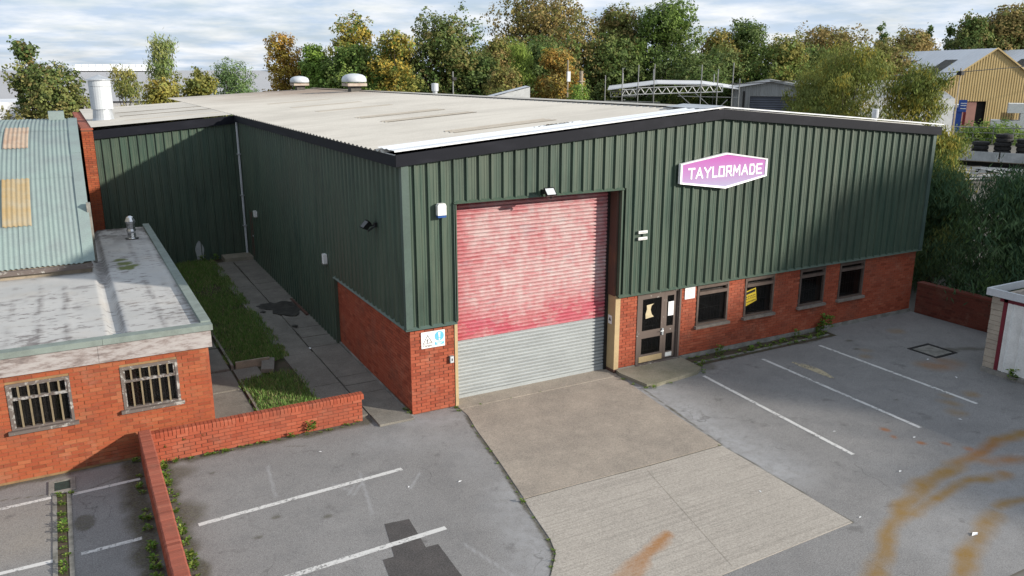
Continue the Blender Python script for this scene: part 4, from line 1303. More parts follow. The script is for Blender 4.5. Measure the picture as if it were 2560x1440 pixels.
x = 8.65 - 1.215
for ch in word:
    wd = {'M': .23, 'T': .18, 'L': .15, 'Y': .195, 'A': .20}.get(ch, .175)
    mb = MB(); strokes(mb, ch, x, 4.865, wd, .235, .048, -.198)
    mb.build('letter', 'sign_white', sg_)
    x += wd + .066

# ---- things fixed to the walls
def thing(name, loc, label, cat, group=None):
    return tag(empty(name, loc), label, cat, group)
t = thing('alarm_box', (.74, -.05, 4.43), 'white alarm bell box with blue base on the green gable', 'alarm box')
MB().prism([(.645, 4.50), (.845, 4.50), (.845, 4.70), (.82, 4.75), (.67, 4.75), (.645, 4.70)], -.20, -.09, 'y').build('cover', 'white_paint', t)
MB().box(.65, .84, -.195, -.09, 4.45, 4.498).build('base', 'blue', t)
def floodlight(loc, d, label, glassmat):
    t = thing('floodlight', loc, label, 'floodlight')
    L = Vector(loc)
    u = Vector((d[1], -d[0], 0))
    D = Vector(d)
    def P(a, b, c): return L + u * a + D * b + Vector((0, 0, c))
    mb = MB()
    vs = [P(a, b, c) for (a, b, c) in ((-.13, .20, .10), (.13, .20, .10), (.13, .36, -.06), (-.13, .36, -.06), (-.09, .13, .02), (.09, .13, .02), (.09, .24, -.11), (-.09, .24, -.11))]
    mb.add(vs, [(4, 7, 6, 5), (0, 4, 5, 1), (1, 5, 6, 2), (2, 6, 7, 3), (3, 7, 4, 0)])
    mb.build('housing', 'black', t)
    MB().add([P(-.11, .222, .082), P(.11, .222, .082), P(.11, .346, -.042), P(-.11, .346, -.042)], [(0, 1, 2, 3)]).build('lens', glassmat, t)
    MB().bar(P(0, 0, -.02), P(0, .17, -.04), .015).box(L.x - .05, L.x + .05, L.y - .05, L.y + .05, L.z - .07, L.z + .03).build('bracket', 'black', t)
    MB().bar(P(-.06, .05, -.04), P(-.06, .22, -.14), .022, 8).build('sensor', 'black', t)
    return t
floodlight((3.30, -.12, 4.84), (0, -1, 0), 'small black floodlight with bright lens above the roller shutter', 'white_metal')
floodlight((-.10, 1.62, 4.10), (-1, 0, 0), 'small black floodlight on the side wall of the green unit', 'black')
t = thing('key_switch', (.965, -.01, 1.12), 'small grey key switch box on the brick pier', 'switch')
MB().box(.915, 1.01, -.07, -.005, 1.10, 1.26).build('case', 'plinth', t)
MB().box(.922, 1.003, -.076, -.07, 1.107, 1.253).build('plate', 'white_metal', t)
MB().box(.955, .972, -.085, -.076, 1.15, 1.21).build('knob', 'black', t)
for nm, (yv, zz), lab, s in (('wall_lamp', (5.95, 2.42), 'small white wall lamp above the end of the side brick wall', (.09, .26)), ('wall_box', (15.05, 2.3), 'small cream box on the side wall by the red door', (.12, .2))):
    t = thing(nm, (-.09, yv, zz), lab, 'wall box')
    MB().prism([(yv - s[0], zz - s[1] / 2), (yv + s[0], zz - s[1] / 2), (yv + s[0], zz + s[1] / 2), (yv - s[0], zz + s[1] / 2)], -.19, -.09, 'x').build('cover', 'white_paint', t)
    MB().box(-.20, -.09, yv - s[0] - .01, yv + s[0] + .01, zz - s[1] / 2 - .03, zz - s[1] / 2 - .002).build('base', 'plinth', t)
for zz, lab in ((3.62, 'upper of two short cream strips on the gable beside the shutter'), (3.46, 'lower of two short cream strips on the gable beside the shutter')):
    t = thing('cable_cover', (6.15, -.10, zz), lab, 'cover')
    MB().box(6.02, 6.29, -.125, -.095, zz - .035, zz + .035).build('strip', 'white_paint', t)
    MB().box(6.05, 6.26, -.13, -.125, zz - .012, zz - .004).build('slot', 'bars', t)
# post warning label
t = thing('post_label', (5.455, .18, 1.38), 'small grey warning label on the cream door post', 'sign')
MB().box(5.464, 5.469, .12, .27, 1.28, 1.50).build('plate', 'paper', t)
MB().prism([(.14, 1.36), (.25, 1.36), (.195, 1.46)], 5.461, 5.464, 'x').build('triangle', 'bars', t)
# safety sign on pier
t = thing('safety_sign', (.54, -.015, 1.52), 'white safety sign with black triangle and blue circle on brick pier', 'sign')
MB().box(.255, .82, -.02, -.006, 1.53, 1.905).build('plate', 'paper', t)
def tri_outline(cx, cz, r, t_):
    o_ = [(cx + r * math.sin(a_), cz + r * math.cos(a_)) for a_ in (0, 2 * math.pi / 3, 4 * math.pi / 3)]
    i_ = [(cx + (r - t_) * math.sin(a_), cz + (r - t_) * math.cos(a_)) for a_ in (0, 2 * math.pi / 3, 4 * math.pi / 3)]
    mb_ = MB(); vs_ = [(a_, -.023, b_) for a_, b_ in o_ + i_]
    mb_.add(vs_, [(0, 3, 4, 1), (1, 4, 5, 2), (2, 5, 3, 0)])
    return mb_
tri_outline(.405, 1.70, .135, .022).build('triangle', 'black', t)
mb = MB()
mb.box(.392, .405, -.023, -.020, 1.65, 1.73); mb.add([(.37, -.023, 1.70), (.38, -.023, 1.69), (.43, -.023, 1.735), (.42, -.023, 1.745)], [(0, 1, 2, 3)]); mb.box(.45, .465, -.023, -.02, 1.65, 1.675)
mb.build('falling_figure', 'black', t)
c_ = [(.685 + .112 * math.cos(2 * math.pi * i / 28), 1.775 + .112 * math.sin(2 * math.pi * i / 28)) for i in range(28)]
MB().add([(a_, -.023, b_) for a_, b_ in c_], [tuple(range(27, -1, -1))]).build('circle', 'sky_blue', t)
MB().add([(.660, -.026, 1.865), (.71, -.026, 1.865), (.70, -.026, 1.74), (.67, -.026, 1.74)], [(3, 2, 1, 0)]).add([(.685 + .02 * math.cos(2 * math.pi * i / 12), -.026, 1.70 + .02 * math.sin(2 * math.pi * i / 12)) for i in range(12)], [tuple(range(11, -1, -1))]).build('exclamation_mark', 'paper', t)
MB().box(.575, .795, -.023, -.020, 1.575, 1.645).build('text_panel', 'sky_blue', t)
mb = MB()
for k, zz in enumerate((1.625, 1.605, 1.588)):
    mb.box(.60 + .02 * k, .77 - .03 * k, -.026, -.023, zz - .005, zz + .005)
mb.build('text_lines', 'paper', t)
fc = bpy.data.curves.new('danger_text', 'FONT'); fc.body = 'Danger'; fc.size = .075; fc.align_x = 'CENTER'
fo = bpy.data.objects.new('danger_text', fc)
COL.objects.link(fo); bpy.context.view_layer.update()
tm = bpy.data.meshes.new_from_object(fo)
bpy.data.objects.remove(fo)
lt = bpy.data.objects.new('lettering', tm); tm.materials.append(MAT['bars'])
lt.rotation_euler = (math.pi / 2, 0, 0); lt.location = Vector((.405, -.0235, 1.565)) - org(t); add(lt, t)

# ---- roof things
def mushroom(x, y, r, label):
    z = roof_z(x, y)
    t = thing('roof_ventilator', (x, y, z), label, 'ventilator', 'mushroom ventilators on the unit roof')
    MB().box(x - r * .42, x + r * .42, y - r * .42, y + r * .42, z - .05, z + .28 * r + .12).build('upstand', 'bars', t)
    zz = z + .28 * r + .12
    MB().box(x - r * .8, x + r * .8, y - r * .8, y + r * .8, zz, zz + .22 * r).build('base', 'cream_dirty', t)
    zz += .30 * r
    MB().lathe((x, y, zz), [(r * .98, 0), (r * 1.0, .10 * r), (r * .99, .25 * r), (r * .9, .44 * r), (r * .68, .58 * r), (r * .35, .66 * r), (.02, .68 * r)], 28).build('cap', 'white_metal', t, smooth=True)
mushroom(8.0, 27.6, .66, 'large white mushroom ventilator near the ridge of the pale roof')
mushroom(7.3, 36.2, .58, 'mushroom ventilator on the rust brown end of the pale roof')
def vent_pipe(x, y, r, h, label, squat=False):
    z = roof_z(x, y)
    t = thing('vent_pipe', (x, y, z), label, 'vent pipe')
    MB().lathe((x, y, z - .1), [(r * .7, 0), (r * .7, h * .5)], 14).build('stub', 'galv', t, smooth=False)
    MB().lathe((x, y, z - .1 + h * .45), [(r, 0), (r * 1.02, h * .3), (r, h * .55), (.01, h * .58)], 14).build('cowl', 'white_metal', t, smooth=False)
vent_pipe(9.6, 20.5, .16, .62, 'short white vent pipe behind the roof ridge')
vent_pipe(15.2, .65, .095, .45, 'slim white vent pipe near the gable verge')
# big flue
fx, fy = -4.55, 20.8; fz0 = roof_z(fx, fy) - .05
t = thing('flue', (fx, fy, fz0), 'tall fat white metal flue with conical cap on the wing roof', 'flue')
MB().lathe((fx, fy, fz0), [(.42, 0), (.38, .12), (.35, .45), (.35, .50)], 24).build('collar', 'galv', t, smooth=False)
MB().lathe((fx, fy, fz0 + .46), [(.40, 0), (.40, .86)], 28).build('barrel', 'white_metal', t, smooth=False)
MB().lathe((fx, fy, fz0 + 1.33), [(.405, 0), (.405, .22)], 28).build('top_band', 'white_metal', t)
MB().lathe((fx, fy, fz0 + 1.57), [(.47, 0), (.47, .02), (.02, .20)], 28).build('cap', 'galv', t)

# ================================================================== LOW BRICK WALL (L-shaped)
lw = empty('low_brick_wall', (-5.3, .3, 0)); tag(lw, 'low red brick wall turning a corner round the front car park', 'wall')
MB().box(-5.32, -1.08, .258, .452, -.05, .50).build('mortar', 'mortar', lw)
MB().box(-5.545, -5.335, -9.5, .452, -.05, .545).build('mortar', 'mortar', lw)
pool = []
brick_run(lw, 'brick', (-5.33, .25), (1, 0), (0, -1), 4.25, .0, .535, pool=pool)
brick_run(lw, 'brick', (-1.08, .25), (0, 1), (1, 0), .21, .0, .535, pool=pool)
brick_run(lw, 'brick', (-5.327, .25), (0, -1), (1, 0), 9.5, .0, .555, pool=pool)
brick_run(lw, 'brick', (-5.553, -9.5), (0, 1), (-1, 0), 9.9, .0, .555, pool=pool)
brick_flush(pool, 235)
# soldier coping along the front
def coping_mesh(ln, wd, ht, mat):
    mb_ = MB(); e = .008
    prof = [(-wd / 2, 0), (wd / 2, 0), (wd / 2, ht - .025), (wd / 2 - .025, ht), (-wd / 2 + .025, ht), (-wd / 2, ht - .025)]
    mb_.prism(prof, -ln / 2, ln / 2, 'x'); me_ = mb_.mesh('coping_brick'); me_.materials.append(MAT[mat]); return me_
cm = coping_mesh(.066, .225, .112, 'brick')
x = -5.29
while x < -1.06:
    o = bpy.data.objects.new('coping_brick', cm)
    o.location = Vector((x, .355 + random.uniform(-.004, .004), .51 + random.uniform(-.003, .003))) - org(lw)
    o.rotation_euler = (random.uniform(-.015, .015), 0, random.uniform(-.02, .02)); add(o, lw); x += .0755
MB().box(-5.33, -1.07, .268, .442, .50, .608).build('coping_mortar', 'mortar', lw)
cm2 = coping_mesh(.066, .235, .11, 'brick_coping')
y = .41
while y > -8.0:
    o = bpy.data.objects.new('coping_brick', cm2)
    o.location = Vector((-5.44 - .025 * (.41 - y) + .025 * (.41 - y) + random.uniform(-.003, .003), y, .552 + random.uniform(-.003, .003))) - org(lw)
    o.rotation_euler = (0, random.uniform(-.006, .006), math.pi / 2 + random.uniform(-.01, .01)); add(o, lw); y -= .0735
MB().box(-5.54, -5.34, -8.0, .44, .54, .657).build('coping_mortar', 'brick_coping', lw)

# ================================================================== FLAT ROOFED BRICK BUILDING
YB = .70
fb = empty('flat_roofed_building', (-6.5, 6, 0)); tag(fb, 'orange brick outbuilding with grey flat roof and barred windows', 'building')
WO = [(-7.62, -6.58, 1.03, 1.93), (-5.72, -4.68, 1.06, 1.93)]
mb = MB()
cuts = [-11.9, -7.62, -6.58, -5.72, -4.68, -4.078]
for i, (a, b) in enumerate(zip(cuts[:-1], cuts[1:])):
    if i % 2 == 0: mb.box(a, b, YB + .008, YB + .25, -.05, 2.12)
    else:
        z0 = WO[i // 2][2]
        mb.box(a, b, YB + .008, YB + .25, -.05, z0); mb.box(a, b, YB + .008, YB + .25, 1.93, 2.12)
mb.build('mortar', 'mortar_buff', fb)
MB().box(-4.3, -4.078, YB + .25, 13.0, -.05, 2.12).build('mortar', 'mortar_buff', fb)
pool = []
brick_run(fb, 'brick_orange', (-11.9, YB), (1, 0), (0, -1), 11.9 - 4.07, .03, 2.13, [(a + 11.9, b + 11.9, c, d) for a, b, c, d in WO], pool=pool, j=.008)
brick_run(fb, 'brick_orange', (-4.07, YB), (0, 1), (1, 0), 12.3, .05, 2.13, pool=pool, j=.008)
# bricks outside the picture need not be objects of their own
vis = [b for b in pool if b[2][0] + b[3][0] * b[5] > -8.25]
inv = [b for b in pool if b[2][0] + b[3][0] * b[5] <= -8.25]
brick_flush(vis, 300); brick_flush(inv, 0)
# windows with cream security bars
for (a, b, z0, z1) in WO:
    fr = MB(); t_ = .05
    ya, yb = YB - .015, YB + .09
    fr.box(a, a + t_, ya, yb, z0, z1); fr.box(b - t_, b, ya, yb, z0, z1); fr.box(a + t_, b - t_, ya, yb, z1 - t_, z1); fr.box(a + t_, b - t_, ya, yb, z0, z0 + .03)
    f = fr.build('window', 'peel_grey', fb)
    zt = z1 - .30
    s_ = MB(); s = .035
    s_.box(a + t_, b - t_, ya + .01, yb, zt - .03, zt + .02)
    s_.box(a + t_, a + t_ + s, ya + .012, yb, zt + .02, z1 - t_); s_.box(b - t_ - s, b - t_, ya + .012, yb, zt + .02, z1 - t_); s_.box(a + t_ + s, b - t_ - s, ya + .012, yb, z1 - t_ - .02, z1 - t_)
    s_.box(a + t_, a + t_ + .022, ya + .03, yb, z0 + .03, zt - .03); s_.box(b - t_ - .022, b - t_, ya + .03, yb, z0 + .03, zt - .03)
    s_.build('sash', 'peel_white', f)
    MB().box(a + t_, b - t_, YB + .06, YB + .066, z0 + .03, zt - .03).build('pane', 'glass', f)
    MB().box(a + t_ + s, b - t_ - s, YB + .06, YB + .066, zt + .02, z1 - t_ - .02).build('pane', 'glass', f)
    MB().box(a - .06, b + .06, YB - .09, YB + .06, z0 - .065, z0 - .003).build('sill', 'peel_grey', f)
    nb = 5
    for k in range(nb):
        xx = a + .19 + (b - a - .38) * k / (nb - 1)
        MB().box(xx - .016, xx + .016, YB - .004, YB + .028, z0 + .03, z1 - t_).build('bar', 'blind', f)
    mb = MB()
    for k in range(9):
        zz = z0 + .08 + (z1 - z0 - .18) * k / 8
        mb.bar((a + t_, YB + .10, zz), (b - t_, YB + .10, zz), .0045, 4)
    mb.build('rods', 'bars', f)
    mb = MB()
    n = 26
    vs = []
    for k in range(n + 1):
        xx = a + t_ + (b - a - 2 * t_) * k / n
        yv = YB + .20 + (.02 if k % 2 else -.02)
        vs += [(xx, yv, z0), (xx, yv, z1)]
    mb.add(vs, [(2 * k, 2 * k + 2, 2 * k + 3, 2 * k + 1) for k in range(n)])
    mb.build('curtain', 'curtain', f)
# fascia + felt edge + roof
FR = -3.98
for a, b in ((-11.9, -6.05), (-6.045, FR - .02)):
    MB().box(a, b, YB - .07, YB + .02, 2.10, 2.46).build('fascia_board', 'fascia_board', fb)
MB().box(FR - .09, FR - .02, YB + .02, 13.0, 2.10, 2.46).build('fascia_board', 'fascia_board', fb)
for a, b in ((-11.9, -5.95), (-5.945, FR + .02)):
    MB().box(a, b, YB - .115, YB + .12, 2.46, 2.575).build('felt_edge', 'felt_edge', fb)
MB().box(FR - .17, FR + .02, YB + .12, 13.05, 2.46, 2.60).build('felt_edge', 'felt_edge', fb)
def f_moss(X, Y):
    m_ = 0
    for x, y, s in ((-5.05, 7.5, .22), (-5.1, 6.9, .2), (-5.2, 8.0, .15), (-4.9, 7.1, .16)):
        m_ = np.maximum(m_, soft(np.hypot(X - x, (Y - y)) + (fbm(X, Y, 5) - .5) * .25, s, .08))
    return m_
def roofz(X, Y):
    z = 2.515 + 0 * X
    # lapped felt rolls and a shallow valley gutter
    for xr in (-7.9, -7.0, -6.5, -4.75):
        z = z + .005 * np.exp(-((X - xr) / .05) ** 2)
    g = np.exp(-((X + 5.66) / .13) ** 6)
    z = z - .10 * g
    return z + .006 * fbm(X, Y, 1.2)
def f_seam(X, Y):
    n_ = fbm(X, Y, 2.2)
    d = 0 * X
    for xr, s_ in ((-7.95, .35), (-7.55, .5), (-7.02, .9), (-6.52, .9), (-4.78, .75), (-4.4, .3)):
        d = np.maximum(d, s_ * soft(np.abs(X - xr + (n_ - .5) * .12), .05, .07) * np.clip((fbm(X * .3 + 9, Y, 1.1) - .38) * 6, 0, 1))
    d = np.maximum(d, .9 * soft(np.abs(X + 5.54), .035, .04) * np.clip((fbm(X * .2, Y, .8) - .3) * 4, 0, 1))
    d = np.maximum(d, .8 * soft(np.abs(X + 5.66), .10, .06) * ((Y > 5.3) & (Y < 8.6)))
    d = np.maximum(d, .6 * soft(np.abs(X + 5.66), .11, .06) * (Y < 1.4))
    for (x, y, a_, b_) in ((-7.3, 1.7, .35, .3), (-6.2, 2.0, .22, .25), (-6.25, 3.6, .2, .5), (-4.6, 1.5, .15, .5), (-7.6, 4.6, .4, .3), (-6.9, 5.0, .5, .2), (-6.1, 5.3, .3, .25)):
        d = np.maximum(d, .8 * soft(np.hypot((X - x) / a_, (Y - y) / b_) + (fbm(X, Y, 4) - .5) * 1.2, .8, .5) * np.clip((fbm(X * .7, Y * 2.5, 4) - .45) * 8, 0, 1))
    d = np.maximum(d, .85 * soft(np.abs(X - (FR - .2)), .06, .08) * np.clip((fbm(X, Y, 2) - .42) * 6, 0, 1))
    return d
rf = grid_mesh('flat_roof', np.arange(-12, FR - .14, .06), np.arange(YB + .08, 13.06, .1), roofz, 'flat_roof', dict(moss=f_moss, seam=f_seam), parent=fb)
rf.location = -org(fb)
MB().box(-11.9, FR - .1, YB + .15, 13.0, 2.1, 2.36).build('roof_deck', 'dark_interior', fb)
# puddle in the valley
MB().box(-5.76, -5.56, .86, 1.35, 2.40, 2.43).build('puddle', 'puddle', fb)
# foil wrapped vent on roof
t = thing('foil_vent', (-4.62, 11.0, 2.52), 'silver foil wrapped vent standing on the flat roof', 'vent')
MB().lathe((-4.62, 11.0, 2.5), [(.16, 0), (.13, .06), (.115, .2), (.14, .26), (.12, .33), (.13, .5), (.15, .56), (.10, .68), (.03, .72)], 11).build('foil_sleeve', 'foil', t)
MB().lathe((-4.62, 11.0, 2.49), [(.2, 0), (.19, .05)], 12).build('base', 'black', t)

# ================================================================== BARREL ROOFED BUILDING
bb = empty('barrel_roofed_building', (-9, 16, 0)); tag(bb, 'pale green corrugated curved roof building behind the flat roof', 'building')
A0 = math.radians(36); RC = 16.0; EY, EZ = 6.85, 2.78
def arc(s):      # s = 0..1 from eave to just past the ridge
    th = A0 + (-math.radians(20) - A0) * s
    return EY + RC * (math.sin(A0) - math.sin(th)), EZ + RC * (math.cos(th) - math.cos(A0))
def rake_x(y): return -5.80 + .020 * (y - EY)
def barrel(u0, u1, s0, s1, nm, mat, lift=0.0, ns=14, pitch=.114, amp=.016, taper=False):
    mb_ = MB(); vs = []; fs = []
    n = max(4, int((u1 - u0) / pitch * 4))
    for k in range(ns + 1):
        yv, zz = arc(s0 + (s1 - s0) * k / ns)
        for i in range(n + 1):
            u = u0 + (u1 - u0) * i / n
            xx = rake_x(yv) - u
            vs.append((xx, yv, zz + amp * math.cos(2 * math.pi * u / pitch) + lift))
    m_ = n + 1
    for k in range(ns):
        for i in range(n):
            fs.append((k * m_ + i, k * m_ + i + 1, (k + 1) * m_ + i + 1, (k + 1) * m_ + i))
    mb_.add(vs, fs)
    return mb_.build(nm, mat, bb, smooth=True)
u = .22
sheets = 0
while u < 4.2:
    for k, (s0, s1) in enumerate(((0, .245), (.235, .485), (.475, .73), (.72, 1.0))):
        barrel(u, u + .70, s0, s1, 'roof_sheet', 'green_roof', lift=.007 * k + .004 * (sheets % 2))
    u += .684; sheets += 1
barrel(4.2, 8.0, 0, 1.0, 'roof_sheet', 'green_roof')
for k, (s0, s1) in enumerate(((0, .33), (.33, .66), (.66, 1.0))):
    barrel(-.03, .235, s0, s1, 'verge_flashing', 'green_roof', lift=.03 + .003 * k, pitch=.5, amp=0.0)
barrel(1.31, 1.96, .095, .235, 'rooflight', 'grp', lift=.03)
barrel(1.33, 1.97, .365, .51, 'rooflight', 'grp_pink', lift=.03)
# gable wall, eaves gutter, back
ay = [arc(i / 20) for i in range(21)]
mb = MB()
vs = []; fs = []
for yv, zz in ay:
    vs += [(rake_x(yv) - .06, yv, 0), (rake_x(yv) - .06, yv, zz - .03)]
mb.add(vs, [(2 * i, 2 * i + 2, 2 * i + 3, 2 * i + 1) for i in range(20)])
mb.build('gable_wall', 'plinth', bb)
MB().box(-14, -5.83, EY - .09, EY + .02, EZ - .14, EZ - .03).build('gutter', 'peel_grey', bb)
MB().box(-14, -5.86, EY + .04, EY + .2, 0, EZ - .02).build('wall', 'timber', bb)
MB().box(-5.78, -5.68, 8.4, 8.62, 2.45, 4.05).build('gable_board', 'plinth', bb)
yv, zz = arc(.66)
MB().box(-6.42, -5.95, 16.0, 16.6, 5.6, 6.12).build('ridge_vent', 'green_roof', bb)
# brick party wall
pw = empty('brick_party_wall', (-5.3, 20, 0)); tag(pw, 'tall narrow red brick wall end between green wall and curved roof', 'wall')
MB().box(-5.482, -5.13, 16.908, 29.0, 0, 5.42).build('mortar', 'mortar', pw)
pool = []
brick_run(pw, 'brick_orange', (-5.49, 16.9), (1, 0), (0, -1), .37, 1.4, 5.42, pool=pool)
brick_flush(pool, 120)
y = 16.95
ck = coping_mesh(.9, .40, .06, 'brick_coping')
while y < 29:
    o = bpy.data.objects.new('coping_slab', ck); o.location = Vector((-5.30, y + .42, 5.42)) - org(pw); o.rotation_euler = (0, 0, math.pi / 2); add(o, pw); y += .92

# ================================================================== WHITE GARAGE
ga = empty('white_garage', (15.5, -6.5, 0)); tag(ga, 'white metal clad garage with buff block pier and maroon frame', 'garage')
GX = 13.95
z = .12
r = random.Random(2)
while z < 2.0:
    h = r.choice((.14, .15, .21, .10, .16))
    h = min(h, 2.03 - z)
    MB().box(GX + r.uniform(-.008, .008), GX + .35, -4.66, -4.36 + r.uniform(-.006, .006), z + .006, z + h - .003).build('block', 'block', ga)
    z += h
MB().box(GX + .02, GX + .33, -4.64, -4.38, .05, 2.02).build('pier_core', 'mortar_buff', ga)
MB().box(GX - .06, 17.0, -12, -4.36, -.02, .12).build('base_kerb', 'plinth', ga)
MB().box(GX + .36, 17.0, -4.60, -4.40, .1, 2.02).build('side_wall', 'block', ga)
MB().box(GX - .012, GX + .05, -4.76, -4.66, .12, 1.99).box(GX - .012, GX + .05, -12, -4.56, 1.90, 1.99).build('door_frame', 'maroon', ga)
y = -4.765
while y > -7.5:
    mb = MB(); vs = []
    for (p, d) in ((0, 0), (.10, 0), (.115, .03), (.135, .03), (.15, 0), (.30, 0)):
        vs += [(GX - d - .005, y - p, .13), (GX - d - .005, y - p, 1.90)]
    mb.add(vs, [(2 * i, 2 * i + 2, 2 * i + 3, 2 * i + 1)[::-1] for i in range(5)])
    mb.build('cladding_panel', 'white_paint', ga); y -= .30
MB().box(GX + .01, 17, -12, -4.66, .1, 1.9).build('inner_wall', 'dark_interior', ga)
MB().box(GX - .13, GX - .06, -12, -4.26, 2.02, 2.20).box(GX - .06, 17.1, -4.33, -4.26, 2.02, 2.20).build('roof_trim', 'white_metal', ga)
def corrz(X, Y): return 2.15 + .02 * np.sin(X * 2 * np.pi / .3)
o = grid_mesh('roof_sheet', np.arange(GX - .06, 17.1, .04), np.arange(-12, -4.32, .6), corrz, 'concrete_sill', {}, parent=ga); o.location = -org(ga)

# ================================================================== LOW BOUNDARY WALL beyond the car park
bw = empty('boundary_wall', (17.2, -2, 0)); tag(bw, 'low dark red brick boundary wall under the leafy bush', 'wall')
MB().box(17.128, 17.33, -4.3, -.12, -.05, .93).build('mortar', 'mortar', bw)
pool = []
brick_run(bw, 'brick_dark', (17.12, -.12), (0, -1), (-1, 0), 4.2, .0, .93, pool=pool)
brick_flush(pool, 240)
mb = MB(); mb.box(17.09, 17.36, -4.3, -.12, .93, .99); mb.build('coping', 'brick_dark', bw)

# ================================================================== drain, channel
dg = thing('drain_grate', (-6.94, .12, 0), 'square metal drain grate set in concrete at the outbuilding foot', 'drain')
mb = MB()
for (x0, x1, y0, y1) in ((-7.16, -6.72, .30, .38), (-7.16, -6.72, -.17, -.08), (-7.16, -7.07, -.08, .30), (-6.80, -6.72, -.08, .30)):
    mb.box(x0, x1, y0, y1, -.02, .022)
mb.build('surround', 'plinth', dg)
for k in range(8):
    y0 = -.07 + k * .046
    MB().box(-7.06, -6.81, y0, y0 + .026, -.01, .016).build('bar', 'grate', dg)
MB().box(-7.06, -6.81, -.075, .295, -.03, .003).build('pit', 'dark_interior', dg)
for a, b in ((-7.10, -7.03), (-6.87, -6.80)):
    MB().box(a, b, -6, -.20, -.02, .015).build('channel_edge', 'plinth', cp)
MB().box(-7.03, -6.87, -6, -.20, -.02, .005).build('channel_soil', 'soil', cp)

# ================================================================== WEEDS
def leaf_cloud(co4, tint, name, mat='leaf'):
    """co4: (n,4,3) quads"""
    n = len(co4)
    me = bpy.data.meshes.new(name)
    me.vertices.add(4 * n); me.vertices.foreach_set('co', co4.astype(np.float32).ravel())
    me.loops.add(4 * n); me.loops.foreach_set('vertex_index', np.arange(4 * n, dtype=np.int32))
    me.polygons.add(n); me.polygons.foreach_set('loop_start', np.arange(0, 4 * n, 4, dtype=np.int32)); me.polygons.foreach_set('loop_total', np.full(n, 4, dtype=np.int32))
    me.update(calc_edges=True)
    at = me.attributes.new('tint', 'FLOAT_COLOR', 'POINT')
    cc = np.concatenate([np.repeat(tint, 4, 0), np.ones((4 * n, 1))], 1)
    at.data.foreach_set('color', cc.astype(np.float32).ravel())
    me.materials.append(MAT[mat])
    return me
def weed_mesh(kind, seed):
    g = np.random.default_rng(seed)
    n = {0: 26, 1: 40, 2: 60}[kind]
    hgt = {0: .05, 1: .10, 2: .26}[kind]
    sp = {0: .13, 1: .12, 2: .16}[kind]
    ang = g.uniform(0, 2 * np.pi, n); r = sp * g.uniform(.05, 1, n)
    base = np.stack([np.cos(ang) * r * .5, np.sin(ang) * r * .5, hgt * g.uniform(0, 1, n)], -1)
    out_ = np.stack([np.cos(ang), np.sin(ang), g.uniform(.1, 1.0, n)], -1)
    out_ /= np.linalg.norm(out_, axis=1, keepdims=True)
    L = g.uniform(.05, .11, n)[:, None] * (1.2 if kind == 2 else 1)
    side_ = np.cross(out_, np.array([0, 0, 1.0])); side_ /= np.linalg.norm(side_, axis=1, keepdims=True) + 1e-9
    w_ = L * g.uniform(.18, .32, n)[:, None]
    mid = base + out_ * L * .55 + np.array([0, 0, .01])
    tip = base + out_ * L + np.array([0, 0, -.015])
    co = np.stack([base, mid - side_ * w_, tip, mid + side_ * w_], 1)
    cols = np.array([(.12, .23, .035), (.19, .30, .05), (.09, .17, .035), (.24, .30, .07)])
    t_ = cols[g.integers(0, 4, n)] * g.uniform(.75, 1.25, (n, 1))
    return leaf_cloud(co, t_, 'weed')
WM = [weed_mesh(k, 30 + k * 7 + j) for k in range(3) for j in range(2)]
def weed(x, y, z, s, k, label, group):
    o = bpy.data.objects.new('weed', WM[k * 2 + random.randint(0, 1)])
    s *= .62
    o.location = (x, y, z); o.scale = (s, s, s * random.uniform(.8, 1.2)); o.rotation_euler = (0, 0, random.uniform(0, 6.28))
    add(o); tag(o, label, 'weed', group)
G1 = ('leafy green weed at the sunny foot of the low brick wall', 'weeds along the low wall foot')
for x, y, s, k in ((-2.24, .18, 1.5, 2), (-2.66, .15, 1.1, 1), (-3.21, .14, .8, 0), (-3.5, .15, .6, 0), (-4.04, .12, 1.0, 1), (-4.2, .1, .9, 0), (-4.37, .12, .8, 0), (-4.67, .10, .9, 0), (-4.96, .08, 1.1, 1), (-5.18, .05, 1.2, 1), (-5.22, -.12, 1.3, 1), (-5.22, -.45, 1.3, 1), (-5.2, -.6, .9, 0), (-5.2, -.8, 1.2, 1), (-5.22, -1.2, 1.1, 0), (-5.2, -1.55, .9, 0), (-5.22, -1.95, 1.2, 1), (-5.2, -2.3, .8, 0), (-5.2, -2.6, 1.3, 1), (-5.2, -2.75, 1.2, 1), (-5.2, -3.1, 1.2, 1), (-5.2, -3.4, 1.3, 1), (-5.18, -3.6, 1.4, 1), (-5.2, -3.84, 1.4, 1), (-1.5, .2, .6, 0), (-1.2, .22, .7, 0)):
    weed(x, y, .01, s, k, *G1)
for k in range(34):
    xx_ = random.uniform(-5.2, -1.3); weed(xx_, .17 + random.uniform(-.08, .03), .004, random.uniform(.35, .75), 0, *G1)
for k in range(30):
    weed(-5.19 + random.uniform(-.05, .10), random.uniform(-4.6, .1), .004, random.uniform(.4, .9), random.choice((0, 0, 1)), *G1)
for x, y, z, s in ((-4.75, .24, .38, .5), (-5.1, .24, .30, .45), (-4.4, .24, .4, .3)):
    weed(x, y, z, s, 1, 'small weed sprouting from the face of the low brick wall', 'weeds in the low wall face')
G2 = ('green weed in the soil strip below the office windows', 'weeds along the facade soil strip')
